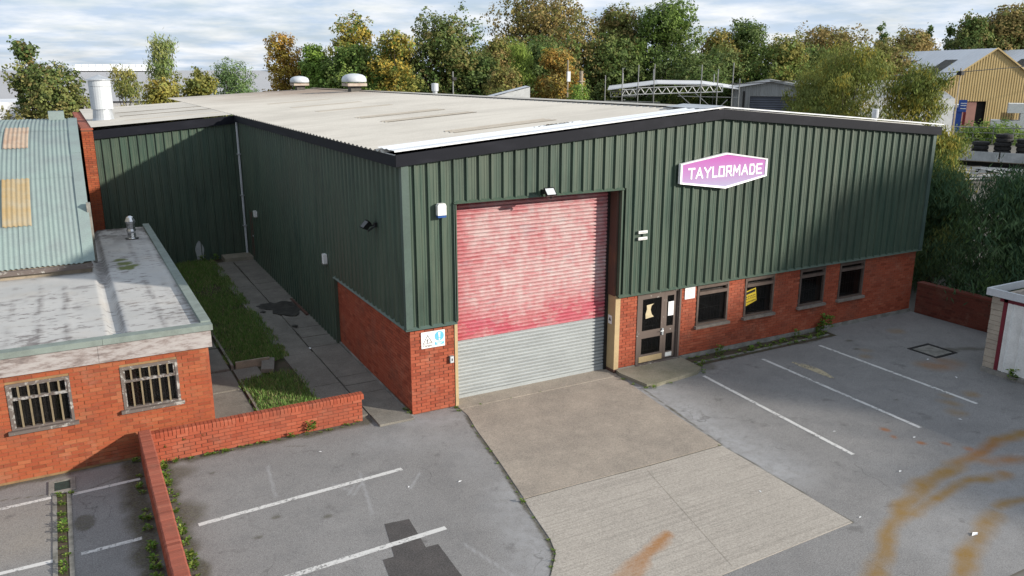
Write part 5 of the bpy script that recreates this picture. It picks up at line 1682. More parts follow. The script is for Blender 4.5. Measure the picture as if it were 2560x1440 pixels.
for x, y, s, k in ((7.72, -.72, 1.2, 1), (7.6, -1.0, .9, 0), (7.95, -.58, 1.1, 1), (8.2, -.5, .9, 0), (8.5, -.45, .8, 0), (8.79, -.28, 1.4, 2), (8.75, -.5, .8, 0), (8.94, -.6, .9, 0), (9.2, -.5, .8, 0), (9.5, -.5, .8, 1), (9.8, -.46, 1.5, 1), (10.1, -.4, .9, 0), (10.35, -.14, 1.0, 1), (10.5, -.45, .8, 0), (10.8, -.5, .8, 0), (11.1, -.55, .8, 0), (11.4, -.55, 1.1, 1), (11.78, -.2, 1.2, 2), (11.7, -.55, .9, 0), (12.0, -.5, 1.1, 1), (12.4, -.45, 1.2, 1), (12.2, -.35, .9, 0), (12.6, -.4, 1.2, 1), (12.75, -.15, 1.2, 2)):
    weed(x, y, .02, s, k, *G2)
for k in range(46):
    weed(random.uniform(7.7, 12.8), -.3 + random.uniform(-.28, .2), .02, random.uniform(.4, 1.0), random.choice((0, 0, 0, 1)), *G2)
weed(12.95, -.2, .02, 2.6, 2, 'tall bushy weed at the end of the soil strip', 'tall weed by the brick wall')
G3 = ('green weed in the crack round the entrance step', 'weeds round the entrance step')
for x, y, s, k in ((5.56, -1.26, .9, 0), (5.75, -1.33, 1.0, 1), (5.42, -.5, .9, 0), (5.45, -.9, .7, 0), (6.3, -1.28, .7, 0), (7.5, -1.1, .8, 0), (1.6, -.2, .45, 0), (2.4, -.21, .3, 0), (3.2, -.21, .35, 0)):
    weed(x, y, .01, s, k, *G3)
G4 = ('small weed in the joint beside the brown concrete slab', 'weeds in the slab joint')
rr = random.Random(5)
for (a, b) in zip(jointL[1:-2], jointL[2:-1]):
    for k in range(4):
        t_ = (k + rr.random()) / 4
        if rr.random() < .72:
            weed(a[0] + (b[0] - a[0]) * t_ + rr.uniform(-.02, .02), a[1] + (b[1] - a[1]) * t_, .0, rr.uniform(.2, .55), 0, *G4)
weed(.30, -4.5, .0, .85, 1, *G4); weed(1.0, -.3, .0, .9, 0, *G4); weed(1.02, -.12, .0, .8, 1, *G4); weed(4.98, -4.45, .0, .4, 0, *G4)
G5 = ('green weed growing in the open drain channel', 'weeds in the drain channel')
for x, y, s, k in ((-6.95, -.35, .8, 0), (-7.0, -.25, .9, 1), (-6.8, -.3, .8, 1), (-6.95, -.7, 1.0, 1), (-6.96, -1.1, 1.1, 1), (-6.93, -1.3, .9, 0), (-6.94, -1.5, 1.4, 1), (-6.94, -1.7, 1.3, 1), (-6.95, -2.0, 1.1, 1), (-6.95, -2.25, .9, 0), (-6.9, -2.5, 1.0, 0), (-6.95, -2.8, 1.1, 1), (-6.95, -3.0, 1.1, 1), (-6.95, -3.3, 1.0, 1)):
    weed(x, y, .01, s, k, *G5)
G6 = ('shaded green weed behind the low brick wall coping', 'weeds on the shaded side of the low wall')
for x, y, s, k in ((-5.66, .5, 1.2, 1), (-5.66, -.2, .9, 0), (-5.68, -.7, 1.2, 1), (-5.66, -.9, 1.0, 0), (-5.68, -1.6, .9, 0), (-5.7, -1.95, 1.6, 1), (-5.68, -2.3, 1.2, 1), (-5.68, -2.8, 1.2, 1), (-5.7, -3.0, 1.5, 1), (-5.7, -3.3, 1.4, 1), (-5.7, -3.6, 1.6, 1), (-5.7, -3.9, 1.5, 1)):
    weed(x, y, .01, s, k, *G6)
G7 = ('dark weed at the foot of the unit side wall', 'weeds at the unit side wall')
for x, y, s, k in ((-.07, .25, 1.1, 1), (-.06, .05, 1.0, 1), (-.08, .5, .8, 0), (-1.4, 16.95, 1.4, 2), (-1.9, 17.0, 1.5, 2), (-2.4, 17.0, 1.0, 1), (-1.5, 9.6, .8, 0)):
    weed(x, y, zy(y) if y > 1 else .0, s, k, *G7)
weed(13.85, -5.2, .0, 1.6, 2, 'grassy weed at the foot of the white garage', 'weed by the garage')

# scraps of litter on the asphalt
for x, y, s in ((6.4, -9.04, .10), (5.17, -7.76, .04), (7.25, -6.99, .05), (8.84, -6.14, .05), (-.37, -3.29, .05), (-1.29, -3.02, .04), (7.6, -5.13, .04), (10.55, -6.03, .05), (4.31, -6.27, .04), (-2.33, -.81, .04), (13.45, -3.2, .06), (12.87, -4.39, .06), (-.9, 5.2, .09)):
    a = random.uniform(0, 6.28)
    c_, s_ = math.cos(a) * s, math.sin(a) * s
    z = .012 if y < 0 else zy(y) + .05
    o = MB().add([(x - c_, y - s_, z), (x + s_ * .4, y - c_ * .4, z + s * .15), (x + c_, y + s_, z), (x - s_ * .4, y + c_ * .4, z + s * .1)], [(0, 1, 2, 3)]).build('litter_scrap', 'paper', loc=(x, y, z))
    tag(o, 'small white scrap of litter lying on the ground', 'litter', 'litter scraps')

# ================================================================== TREES
def tree(name, label, x, y, top, rad, cols, style='round', base=0.0, n=5200, ls=.30, seed=1, lobes=None, clear=.22, group=None, dens=1.0, jit=.18, cat='tree', asp=.62, gain=2.2):
    g = np.random.default_rng(seed)
    far = name not in ('buddleia', 'shade_tree', 'willow_tree')
    if far:
        rad *= (1.5 if 15 < x < 95 else 1.3); n = int(n * 3.2); ls *= .66; clear = min(clear, .08)
    H = top - base
    cz0 = base + H * clear
    L = []
    nl = lobes or int(12 + H)
    for k in range(nl):
        t_ = (k + .5) / nl
        hz = cz0 + (top - cz0) * t_
        if style == 'round': wr = rad * (math.sin(math.pi * (0.14 + .80 * t_)) ** .7)
        elif style == 'cone': wr = rad * (1.02 - t_) ** .8
        elif style == 'tall': wr = rad * (math.sin(math.pi * (0.22 + .72 * t_)) ** .8) * (.95 if t_ < .6 else .8)
        elif style == 'bush': wr = rad * (math.cos(t_ * math.pi / 2 * .95) ** .5)
        elif style == 'spire': wr = rad * (1 - t_ * .75) * (.6 + .4 * g.random())
        else: wr = rad
        lr = {'round': .42, 'cone': .34, 'tall': .46, 'bush': .42, 'spire': .42}[style] * rad * g.uniform(.7, 1.2)
        if style == 'cone': lr *= (1.15 - t_)
        a_ = k * 2.399 + g.uniform(-.5, .5)
        rr_ = max(0.0, wr - lr * .75) * math.sqrt(g.uniform(.05, 1))
        zz = min(hz + g.uniform(-.07, .07) * H, top - lr * .55)
        L.append((x + math.cos(a_) * rr_, y + math.sin(a_) * rr_, zz, lr, lr * g.uniform(.62, .95), g.random()))
        if style in ('round', 'bush', 'tall') and k % 2 == 0:      # small sprays that break the outline
            a2 = g.uniform(0, 6.28); r2 = lr * g.uniform(.25, .42)
            dz_ = g.uniform(.2, .9) * lr
            zz2 = min(zz + dz_, top + r2 * .6)
            L.append((x + math.cos(a_) * rr_ + math.cos(a2) * lr * .95, y + math.sin(a_) * rr_ + math.sin(a2) * lr * .95, zz2, r2, r2 * 1.25, g.random()))
    A = np.array(L)
    wts = A[:, 3] ** 2; wts /= wts.sum()
    # twig clusters on each lobe's shell, leaves round each twig
    nc = max(60, int(n / 9))
    li = g.choice(len(A), nc, p=wts)
    d = g.normal(size=(nc, 3)); d /= np.linalg.norm(d, axis=1, keepdims=True)
    rr_ = 1 - .45 * g.random(nc) ** 1.7 + .14 * g.normal(size=nc) * (g.random(nc) < .35)
    cc = A[li, :3] + d * rr_[:, None] * np.stack([A[li, 3], A[li, 3], A[li, 4]], -1)
    ctone = g.uniform(.80, 1.2, nc)
    per = 9
    m_ = nc * per
    ci = np.repeat(np.arange(nc), per)
    P = cc[ci] + g.normal(size=(m_, 3)) * ls * 1.15
    nrm = d[ci] * 1.1 + g.normal(size=(m_, 3)) * .65 + np.array([0, 0, .35])
    nrm /= np.linalg.norm(nrm, axis=1, keepdims=True)
    ax = np.cross(nrm, g.normal(size=(m_, 3))); ax /= np.linalg.norm(ax, axis=1, keepdims=True) + 1e-9
    if style == 'spire' or name.startswith('willow') or name == 'buddleia':
        ax = ax * .6 + np.array([0, 0, .8]) * g.choice([1, -1], (m_, 1)) ; ax /= np.linalg.norm(ax, axis=1, keepdims=True)
    bx = np.cross(nrm, ax)
    s_ = ls * g.uniform(.55, 1.25, m_)[:, None]
    wd = s_ * asp
    co = np.stack([P - ax * s_, P - bx * wd + ax * s_ * .1, P + ax * s_, P + bx * wd + ax * s_ * .1], 1)
    cols_ = np.array(cols)
    # each lobe leans to one colour of the palette, each cluster strays from it
    lk = (A[:, 5] * len(cols_)).astype(int) % len(cols_)
    ck_ = np.where(g.random(nc) < .55, lk[li], g.integers(0, len(cols_), nc))
    t_ = cols_[ck_][ci] * gain * ctone[ci][:, None] * g.uniform(1 - jit, 1 + jit, (m_, 1))
    if dens < 1:
        keep = g.random(m_) < dens
        co = co[keep]; t_ = t_[keep]
    t = thing(name, (x, y, base), label, cat, group)
    me = leaf_cloud(co - np.array([x, y, base]), np.clip(t_, 0.004, .8), 'crown')
    o = bpy.data.objects.new('crown', me); add(o, t)
    tr = MB()
    r0 = max(.05, H * .016)
    hz = cz0 + (top - cz0) * .55
    tr.bar((x, y, base - .05), (x + g.uniform(-.1, .1), y + g.uniform(-.1, .1), cz0 + .2), r0 * 1.3, 8, r0)
    tr.bar((x, y, cz0), (x + g.uniform(-.2, .2) * rad * .5, y, hz), r0, 7, r0 * .5)
    for k in range(0, len(L), 2):
        b = L[k]
        z0 = cz0 + (min(b[2], hz) - cz0) * .6
        tr.bar((x, y, max(z0 - .3, base + .2)), (b[0], b[1], b[2]), r0 * .38, 5, r0 * .12)
    tr.build('trunk', 'bark', t)
    return t
DKG = [(.040, .064, .018), (.054, .080, .023), (.068, .090, .026), (.052, .070, .026)]
GRN = [(.056, .092, .022), (.074, .108, .026), (.090, .118, .030), (.062, .085, .026)]
BRT = [(.085, .135, .026), (.105, .155, .03), (.08, .12, .026)]
YEL = [(.16, .128, .028), (.185, .138, .028), (.13, .122, .03), (.105, .112, .03)]
ORG_C = [(.19, .115, .028), (.17, .105, .028), (.15, .118, .036), (.12, .095, .032)]
OLV = [(.095, .10, .030), (.115, .112, .032), (.075, .088, .026), (.135, .122, .036)]
BRN = [(.118, .092, .036), (.140, .104, .04), (.095, .082, .030), (.118, .106, .036), (.085, .088, .028)]
MIXD = [(.055, .075, .024), (.078, .088, .028), (.105, .098, .034), (.092, .078, .030)]
WIL = [(.13, .15, .035), (.16, .175, .045), (.10, .13, .03), (.22, .19, .035), (.12, .145, .045)]
# behind the wing roof
tree('sycamore_tree', 'dark green sycamore beside the white flue', -6.3, 33.8, 7.6, 2.4, MIXD, 'round', n=9500, ls=.115, seed=3, clear=.12, asp=.8)
tree('sycamore_tree', 'thin leafy sycamore shoot rising above its dark neighbour', -7.2, 34.0, 8.7, .75, DKG + BRN[:1], 'tall', n=1000, ls=.15, seed=4, clear=.45, asp=.8)
tree('willow_bush', 'olive yellow willow bush just past the white flue', -2.2, 40.2, 7.4, 1.25, OLV, 'round', n=3200, ls=.15, seed=5, clear=.1, asp=.35)
tree('willow_tree', 'tall feathery green willow behind the wing roof', 0.4, 44.5, 9.4, 1.7, [(.075, .105, .035), (.095, .12, .04), (.12, .13, .045)], 'tall', n=9000, ls=.13, seed=6, clear=.15, asp=.3)
tree('yellowing_bush', 'yellowing bush under the feathery willow', -.2, 40.9, 6.8, 1.7, YEL + OLV, 'bush', n=3600, ls=.16, seed=7, clear=.1, cat='bush')
tree('yellowing_bush', 'yellow green bush beside the rounded dark bush', 2.3, 41.6, 7.1, 1.5, OLV + YEL[2:], 'bush', n=3200, ls=.16, seed=8, clear=.1, cat='bush')
tree('rounded_bush', 'rounded dark green bush above the wing roof edge', 5.0, 45.2, 8.0, 2.25, [(.055, .09, .035), (.075, .11, .04), (.045, .075, .03)], 'bush', n=6000, ls=.15, seed=9, clear=.08, cat='bush', asp=.35)
tree('orange_tree', 'slim orange leaved tree behind the rear ventilator', 12.0, 59.8, 10.4, 1.75, ORG_C[:2] + YEL[:2], 'round', n=3600, ls=.18, seed=10, clear=.3)
tree('green_tree', 'bright green young tree beside the orange tree', 13.7, 55.6, 9.3, 1.7, BRT, 'round', n=3800, ls=.18, seed=11, clear=.25)
tree('green_tree', 'dark green and gold maple above the front ventilator', 16.1, 52.6, 9.2, 2.7, GRN, 'round', n=6500, ls=.20, seed=12, clear=.12)
tree('golden_tree', 'golden topped maple rising behind the green maple', 17.2, 55.4, 11.6, 2.2, YEL + GRN[:1], 'round', n=4200, ls=.20, seed=13, clear=.3)
tree('golden_tree', 'gold and green tree beside the dark sycamore', 18.9, 50.2, 10.3, 2.0, YEL[1:] + OLV[:1] + GRN[:1], 'round', n=4200, ls=.20, seed=14, clear=.15)
tree('dark_sycamore', 'broad dark sycamore behind the thin grey pole', 24.9, 53.8, 11.6, 3.35, MIXD + DKG[:2], 'round', n=8500, ls=.21, seed=15, clear=.14)
tree('brown_tree', 'olive brown tree between dark sycamore and tall brown tree', 32.4, 58.0, 10.5, 2.6, OLV + BRN[:2], 'round', n=5200, ls=.21, seed=16, clear=.12)
tree('chestnut_tree', 'tallest tree, broad crown of brown autumn leaves', 45.1, 70.2, 15.4, 6.0, BRN, 'round', n=15000, ls=.26, seed=17, clear=.16, lobes=34)
tree('willow_tree', 'feathery green willow in front of the tall brown tree', 29.9, 48.9, 9.4, 2.0, [(.09, .125, .025), (.11, .14, .03), (.075, .10, .025)], 'round', n=11000, ls=.14, seed=18, clear=.12, asp=.28)
tree('orange_tree', 'orange yellow tree beside the pale wooden poles', 32.6, 46.6, 9.0, 1.9, ORG_C + YEL[:2] + OLV[:1], 'round', n=4800, ls=.19, seed=19, clear=.12)
tree('brown_tree', 'low brown leaved tree behind the white sloping roof', 27.4, 46.8, 7.4, 1.9, BRN + OLV[:2], 'round', n=3600, ls=.19, seed=20, clear=.1)
tree('sycamore_tree', 'bronze tinted sycamore beside the ivy dark tree', 53.5, 66.8, 14.1, 3.3, MIXD + BRN[:2], 'round', n=9000, ls=.24, seed=21, clear=.12)
tree('ivy_tree', 'tall rounded dark green tree behind the scaffold', 57.0, 62.2, 14.5, 4.1, DKG + GRN[:2], 'round', n=11000, ls=.25, seed=22, clear=.1)
tree('bronze_tree', 'small bronze topped tree behind the scaffold end', 65.0, 62.6, 11.8, 2.9, OLV + ORG_C[2:] + GRN[:1], 'round', n=5500, ls=.25, seed=23, clear=.1)
tree('dark_tree', 'dark green tree with pointed tops behind the grey shed', 69.2, 61.6, 12.5, 2.9, DKG + GRN[:1], 'round', n=6500, ls=.25, seed=24, clear=.08)
tree('olive_tree', 'olive green tree just behind the grey metal shed', 67.8, 54.4, 10.6, 2.7, OLV + GRN, 'round', n=5200, ls=.24, seed=25, clear=.08)
tree('brown_tree', 'wide brown tree between grey shed and yellow warehouse', 82.5, 61.8, 12.0, 5.3, BRN + MIXD[2:], 'round', n=9500, ls=.28, seed=26, clear=.06)
tree('brown_tree', 'lower brown tree beside the dark cypress', 90, 58.5, 10.4, 3.6, BRN + OLV[:1], 'round', n=5000, ls=.28, seed=27, clear=.06)
tree('cypress_tree', 'tall dark cypress behind the yellow warehouse roof', 100.3, 67.2, 14.0, 1.9, DKG[:2], 'cone', n=4500, ls=.28, seed=28, clear=.04)
tree('brown_tree', 'rounded brown tree above the yellow warehouse ridge', 115, 72.6, 12.8, 4.1, BRN, 'round', n=5500, ls=.34, seed=29, clear=.06)
tree('conifer_tree', 'slim dark conifer beside the rounded brown tree', 124.2, 76.8, 14.7, 1.7, DKG[:2], 'cone', n=2600, ls=.34, seed=30, clear=.04)
tree('conifer_tree', 'second dark conifer beside the big far tree', 126.0, 74.0, 14.9, 2.0, DKG[:3], 'cone', n=3000, ls=.34, seed=31, clear=.04)
tree('far_tree', 'big dark tree above the yellow warehouse gable', 124.0, 68.8, 15.4, 3.6, MIXD + DKG, 'round', n=6500, ls=.36, seed=32, clear=.06)
tree('far_tree', 'broad brown green tree beyond the yellow warehouse gable', 131.0, 67.6, 16.2, 5.4, MIXD + BRN[:2], 'round', n=9500, ls=.38, seed=33, clear=.05)
tree('far_tree', 'dark tree closing the row beyond the far white roofs', 137.0, 60.0, 15.0, 4.5, MIXD + DKG, 'round', n=6000, ls=.38, seed=34, clear=.05)
# dark undergrowth behind the scaffold yard
for i, (x, y, tp, r_, nm) in enumerate(((39, 61, 10.2, 4.2, 'dark leafy thicket under the tall brown tree'), (49, 62.5, 10.6, 4.2, 'dark leafy thicket behind the scaffold'), (55, 55, 8.0, 4.2, 'dark leafy thicket behind the scaffold end'), (62, 58.5, 9.6, 3.8, 'dark thicket behind the grey shed'), (20.5, 56, 8.8, 3.4, 'dark hedge below the golden maple'), (27.5, 52.5, 8.4, 2.9, 'green thicket below the dark sycamore'), (75, 58, 9.6, 4.2, 'dark thicket between shed and brown tree'), (35.5, 55.5, 9.2, 3.0, 'green thicket under the feathery willow'), (14.6, 60.5, 8.0, 2.2, 'dark thicket behind the bright green young tree'))):
    tree('thicket', nm, x, y, tp, r_, DKG + MIXD[:2], 'bush', n=5200, ls=.24, seed=60 + i, clear=.05, cat='thicket')
tree('small_bush', 'small bright green bush at the foot of the poles', 31.0, 41.0, 6.15, 1.2, BRT[:2] + GRN, 'bush', n=1800, ls=.13, seed=70, clear=.3, cat='bush')
# willows behind the gable
tree('willow_tree', 'light green willow in front of the grey metal shed', 29.6, 15.9, 7.1, 1.9, WIL, 'round', n=27000, ls=.10, seed=40, gain=1.3, clear=.10, asp=.30, dens=.9)
tree('willow_tree', 'tallest light green willow behind the gable roof', 28.6, 12.8, 8.4, 3.1, WIL, 'round', n=46000, ls=.10, seed=41, gain=1.3, clear=.08, asp=.30, dens=.9, lobes=28)
tree('willow_tree', 'light green willow before the yellow warehouse', 28.6, 8.9, 7.3, 2.3, WIL, 'round', n=32000, ls=.10, seed=42, gain=1.3, clear=.08, asp=.30, dens=.9)
tree('willow_tree', 'low willow growing against the gable end of the unit', 23.0, 4.0, 5.1, 1.75, WIL + GRN[:1], 'bush', n=22000, ls=.10, seed=43, gain=1.3, clear=.03, asp=.28)
tree('willow_tree', 'small willow filling the gap between the taller willows', 29.6, 14.6, 6.9, 2.0, WIL, 'round', n=20000, ls=.10, seed=44, gain=1.3, clear=.06, asp=.3)
# dark long leaved bushes over the boundary wall
BUD = [(.030, .058, .030), (.042, .075, .036), (.055, .088, .040), (.038, .064, .022)]
tree('buddleia', 'dark long leaved bush hanging over the boundary wall', 19.6, -2.0, 4.3, 2.7, BUD, 'bush', n=42000, ls=.11, seed=45, gain=1.75, clear=.10, lobes=34, cat='bush', asp=.2)
tree('buddleia', 'dark bush behind the white garage roof', 21.2, -4.6, 4.4, 2.6, BUD, 'bush', n=34000, ls=.11, seed=46, gain=1.75, clear=.08, lobes=30, cat='bush', asp=.2)
tree('buddleia', 'shaded bush filling the gap behind the gable corner', 20.2, 1.6, 4.0, 2.0, BUD + [(.09, .10, .03)], 'bush', n=26000, ls=.11, seed=47, gain=1.75, clear=.02, cat='bush', asp=.2)
tree('buddleia', 'yellow flecked bush in front of the flatbed truck', 27.0, -.8, 2.9, 2.2, BUD + [(.13, .12, .03)], 'bush', n=26000, ls=.12, seed=48, gain=1.6, clear=.02, cat='bush', asp=.22)
# trees past the edge of the picture whose shade falls on the car park and gable
for k, (x_, y_, h_, r_, lab) in enumerate(((36.5, -18.5, 13.2, 4.4, 'tall airy tree beyond the boundary wall, nearest the gable'), (36.0, -24.5, 14.2, 4.8, 'tall airy tree standing second in the row past the garage'), (37.5, -31.0, 15.0, 4.8, 'tall airy tree standing third in the row past the garage'), (37.0, -37.5, 14.0, 4.8, 'tall airy tree standing fourth in the row past the garage'), (41.5, -22.0, 16.0, 5.0, 'taller airy tree behind the row past the garage'), (43.0, -29.5, 18.0, 5.0, 'tallest airy tree behind the row past the garage'), (44.0, -37.5, 18.0, 5.0, 'taller airy tree at the end of the row past the garage'))):
    tree('shade_tree', lab, x_, y_, h_, r_, DKG, 'round', n=13000, ls=.26, seed=50 + k, clear=.06)

# ================================================================== BACKGROUND BUILDINGS
def gable_building(name, label, c, ang, wd, ln, eave, ridge, wallmat, roofmat, doors=(), lights=(), cat='building', over=.3, rib=None):
    """gable faces local -Y; c is the middle of the gable foot"""
    e = empty(name, (c[0], c[1], 0)); tag(e, label, cat)
    ca, sa = math.cos(ang), math.sin(ang)
    def T(p): return (c[0] + ca * p[0] - sa * p[1], c[1] + sa * p[0] + ca * p[1], p[2])
    def put(vs, fs, nm, mat, par=e):
        return MB().add([T(v) for v in vs], fs).build(nm, mat, par)
    h = wd / 2
    # gable of ribbed sheets
    n = int(wd / (rib or .5))
    for k in range(n):
        u0, u1 = -h + wd * k / n, -h + wd * (k + 1) / n
        zt = lambda u: eave + (ridge - eave) * (1 - abs(u) / h)
        for dz in doors:
            pass
        segs = [(0.0, None)]
        for (d0, d1, dh) in doors:
            if d0 < (u0 + u1) / 2 < d1: segs = [(dh, None)]
        zb = segs[0][0]
        m_ = u0 + (u1 - u0) * .6
        put([(u0, 0, zb), (m_, 0, zb), (m_ + .02, -.05, zb), (u1 - .02, -.05, zb), (u1, 0, zb), (u0, 0, zt(u0)), (m_, 0, zt(m_)), (m_ + .02, -.05, zt(m_)), (u1 - .02, -.05, zt(u1)), (u1, 0, zt(u1))],
            [(0, 1, 6, 5), (1, 2, 7, 6), (2, 3, 8, 7), (3, 4, 9, 8)], 'wall_sheet', wallmat)
    put([(-h, 0, 0), (-h, ln, 0), (-h, ln, eave), (-h, 0, eave)], [(0, 3, 2, 1)], 'side_wall', wallmat)
    put([(h, 0, 0), (h, ln, 0), (h, ln, eave), (h, 0, eave)], [(0, 1, 2, 3)], 'side_wall', wallmat)
    put([(-h, ln, 0), (h, ln, 0), (h, ln, eave), (0, ln, ridge), (-h, ln, eave)], [(0, 4, 3, 2, 1)], 'end_wall', wallmat)
    ho = h + over; zo = eave - (ridge - eave) / h * over
    for s in (-1, 1):
        m = int(ln / 1.0)
        vs = []; 
        for k in range(2 * m + 1):
            yv = -over + (ln + over) * k / (2 * m)
            d = .03 if k % 2 else 0
            vs += [(s * ho, yv, zo + d + .05), (0, yv, ridge + d + .05)]
        fs = [((2 * k, 2 * k + 1, 2 * k + 3, 2 * k + 2) if s < 0 else (2 * k, 2 * k + 2, 2 * k + 3, 2 * k + 1))[::-1] for k in range(2 * m)]
        put(vs, fs, 'roof_slope', roofmat)
    for s in (-1, 1):
        put([(s * ho, -over - .03, zo - .05), (0, -over - .03, ridge - .05), (0, -over - .03, ridge + .16), (s * ho, -over - .03, zo + .16)], [(0, 1, 2, 3)], 'barge_board', lights[0] if False else wallmat)
    def rp(s, yv, t_): # t 0 eave .. 1 ridge
        return (s * ho * (1 - t_), yv, zo + (ridge - zo) * t_ + .10)
    for (s, y0, y1, t0, t1) in lights:
        put([rp(s, y0, t0), rp(s, y1, t0), rp(s, y1, t1), rp(s, y0, t1)], [(0, 1, 2, 3), (3, 2, 1, 0)], 'rooflight', 'dark_light')
    return e, T, put
# yellow warehouse: gable faces the car park yard
yang = math.atan2(-.46, .89)
e, T, put = gable_building('yellow_warehouse', 'yellow ribbed warehouse with white roof and dull red doorway', (100.1, 49.8), yang, 15.0, 29, 4.9, 10.0, 'yellow_clad', 'pale_roof',
                           doors=((-3.5, -.2, 3.45),), lights=((-1, 5.0, 8.2, .34, .74), (-1, 15.5, 19.0, .34, .74)), rib=.34)
put([(-3.6, .35, 0), (-.1, .35, 0), (-.1, .35, 3.5), (-3.6, .35, 3.5)], [(0, 1, 2, 3)], 'doorway', 'dark_interior')
put([(-3.5, .12, 0), (-1.5, .12, 0), (-1.5, .12, 3.4), (-3.5, .12, 3.4)], [(0, 1, 2, 3)], 'door', 'dull_red')
e2, T2, put2 = gable_building('far_warehouse', 'second pale roofed yellow warehouse behind the first', (114.8, 42.6), yang, 15, 32, 4.9, 10.3, 'yellow_clad', 'pale_roof',
                              lights=((-1, 4, 7, .34, .74), (-1, 14, 17, .34, .74)), rib=.9)
# grey metal shed with slate shutter
sang = math.atan2(-4.6, 4.5)
e, T, put = gable_building('grey_metal_shed', 'weathered grey metal shed with slate blue roller shutter', (55.3, 44.2), sang, 7.0, 16, 5.75, 6.35, 'grey_clad', 'grey_clad',
                           doors=((-1.75, 3.2, 4.9),), rib=.35)
n = 22
for k in range(n):
    z0 = 4.9 * k / n
    put([(-1.75, .15, z0), (3.2, .15, z0), (3.2, .08, z0 + .12), (-1.75, .08, z0 + .12), (-1.75, .15, z0 + .22), (3.2, .15, z0 + .22)], [(0, 1, 2, 3), (3, 2, 5, 4)], 'shutter_slat', 'shutter_blue')
put([(-3.8, -.36, 5.62), (0, -.36, 6.25), (0, -.36, 6.48), (-3.8, -.36, 5.85)], [(0, 1, 2, 3)], 'roof_trim', 'pale_roof')
put([(-2.45, -.2, 0), (-2.25, -.2, 0), (-2.25, -.2, 5.4), (-2.45, -.2, 5.4)], [(0, 1, 2, 3)], 'downpipe', 'black')
t = thing('white_yard_building', (66, 42, 0), 'white walled yard building with grey roof seen through the willows', 'building')
q0, q1 = Vector((58.3, 42.0, 0)), Vector((69.5, 34.2, 0)); qb = Vector((.57, .82, 0)) * 7
MB().add([q0, q1, q1 + Vector((0, 0, 4.75)), q0 + Vector((0, 0, 4.75))], [(0, 1, 2, 3)]).build('wall', 'white_paint', t)
nb = 12
for k in range(nb):
    a_ = q0 + (q1 - q0) * k / nb + Vector((0, 0, 4.75)); b_ = q0 + (q1 - q0) * (k + 1) / nb + Vector((0, 0, 4.75)); up = qb + Vector((0, 0, 1.6 + .02 * (k % 2)))
    MB().add([a_, b_, b_ + up, a_ + up], [(0, 1, 2, 3)]).build('roof_sheet', 'grey_clad', t)
MB().add([q1, q1 + qb, q1 + qb + Vector((0, 0, 6.3)), q1 + Vector((0, 0, 4.7))], [(0, 1, 2, 3)]).build('end_wall', 'white_paint', t)
# white sloping roof beyond the ridge
t = thing('white_lean_to', (22, 37, 0), 'white sloping lean-to roof showing above the unit ridge', 'lean-to')
MB().add([(20.0, 38.0, 5.25), (23.7, 36.1, 6.3), (24.6, 38.4, 6.3), (20.9, 40.3, 5.25), (20, 38, 0), (23.7, 36.1, 0), (24.6, 38.4, 0), (20.9, 40.3, 0)], [(0, 1, 2, 3)]).build('roof', 'pale_roof', t)
MB().add([(20.0, 38.0, 5.2), (23.7, 36.1, 6.25), (24.6, 38.4, 6.25), (20.9, 40.3, 5.2), (20, 38, 0), (23.7, 36.1, 0), (24.6, 38.4, 0), (20.9, 40.3, 0)], [(4, 5, 1, 0), (5, 6, 2, 1), (6, 7, 3, 2), (7, 4, 0, 3)]).build('wall', 'white_paint', t)
# scaffold yard
def bar_obj(par, a, b, r, mat, nm, n=5):
    return MB().bar(a, b, r, n).build(nm, mat, par)
sc = empty('scaffold_shelter', (47, 50, 0)); tag(sc, 'scaffold shelter with lattice girders and thin sheet roof', 'scaffold')
A = Vector((42.4, 53.6, 0)); B = Vector((52.6, 45.5, 0)); D = (B - A); dn = D.normalized(); bk = Vector((dn.y * -1, dn.x, 0)) * -1
bk = Vector((.6, .8, 0))
for k, (tt, hh) in enumerate(((0, 6.9), (.13, 7.6), (.25, 7.9), (.37, 8.0), (.72, 7.9), (.84, 7.5), (.95, 8.1), (1.0, 6.6))):
    p = A + D * tt
    bar_obj(sc, p, p + Vector((0, 0, hh)), .055, 'steel_pole', 'upright')
    p = p + bk * 4
    if k % 2: bar_obj(sc, p, p + Vector((0, 0, hh - .5)), .055, 'steel_pole', 'upright')
def girder(p, q, h, nb, r=.045):
    g_ = MB()
    p = Vector(p); q = Vector(q); up = Vector((0, 0, h))
    g_.bar(p, q, r, 5); g_.bar(p + up, q + up, r, 5)
    for k in range(nb):
        a_ = p + (q - p) * k / nb; b_ = p + (q - p) * (k + .5) / nb; c_ = p + (q - p) * (k + 1) / nb
        g_.bar(a_, b_ + up, r * .8, 4); g_.bar(b_ + up, c_, r * .8, 4)
    g_.bar(p, p + up, r, 4); g_.bar(q, q + up, r, 4)
    g_.build('lattice_girder', 'alu', sc)
girder(A + D * .24 + Vector((0, 0, 5.05)), A + D * .88 + Vector((0, 0, 5.35)), .62, 10)
girder(A + D * .04 + Vector((0, 0, 4.75)) + bk * 1.5, A + D * .24 + Vector((0, 0, 4.8)) + bk * 1.5, .55, 4)
girder(A + D * .13 + Vector((0, 0, 4.95)), A + D * .24 + Vector((0, 0, 5.0)), .55, 2)
for zz, t0, t1 in ((4.4, 0, .42), (4.9, .55, 1.0), (4.0, .5, 1.0), (3.5, .5, 1.0)):
    bar_obj(sc, A + D * t0 + Vector((0, 0, zz)), A + D * t1 + Vector((0, 0, zz - .1)), .04, 'steel_pole', 'ledger')
for t0, t1, z0, z1 in ((.55, .75, 5.2, 3.0), (.68, .88, 5.2, 3.0), (.92, .80, 4.6, 3.0), (.05, .12, 4.5, 3.3)):
    bar_obj(sc, A + D * t0 + Vector((0, 0, z0)), A + D * t1 + Vector((0, 0, z1)), .045, 'steel_pole', 'brace')
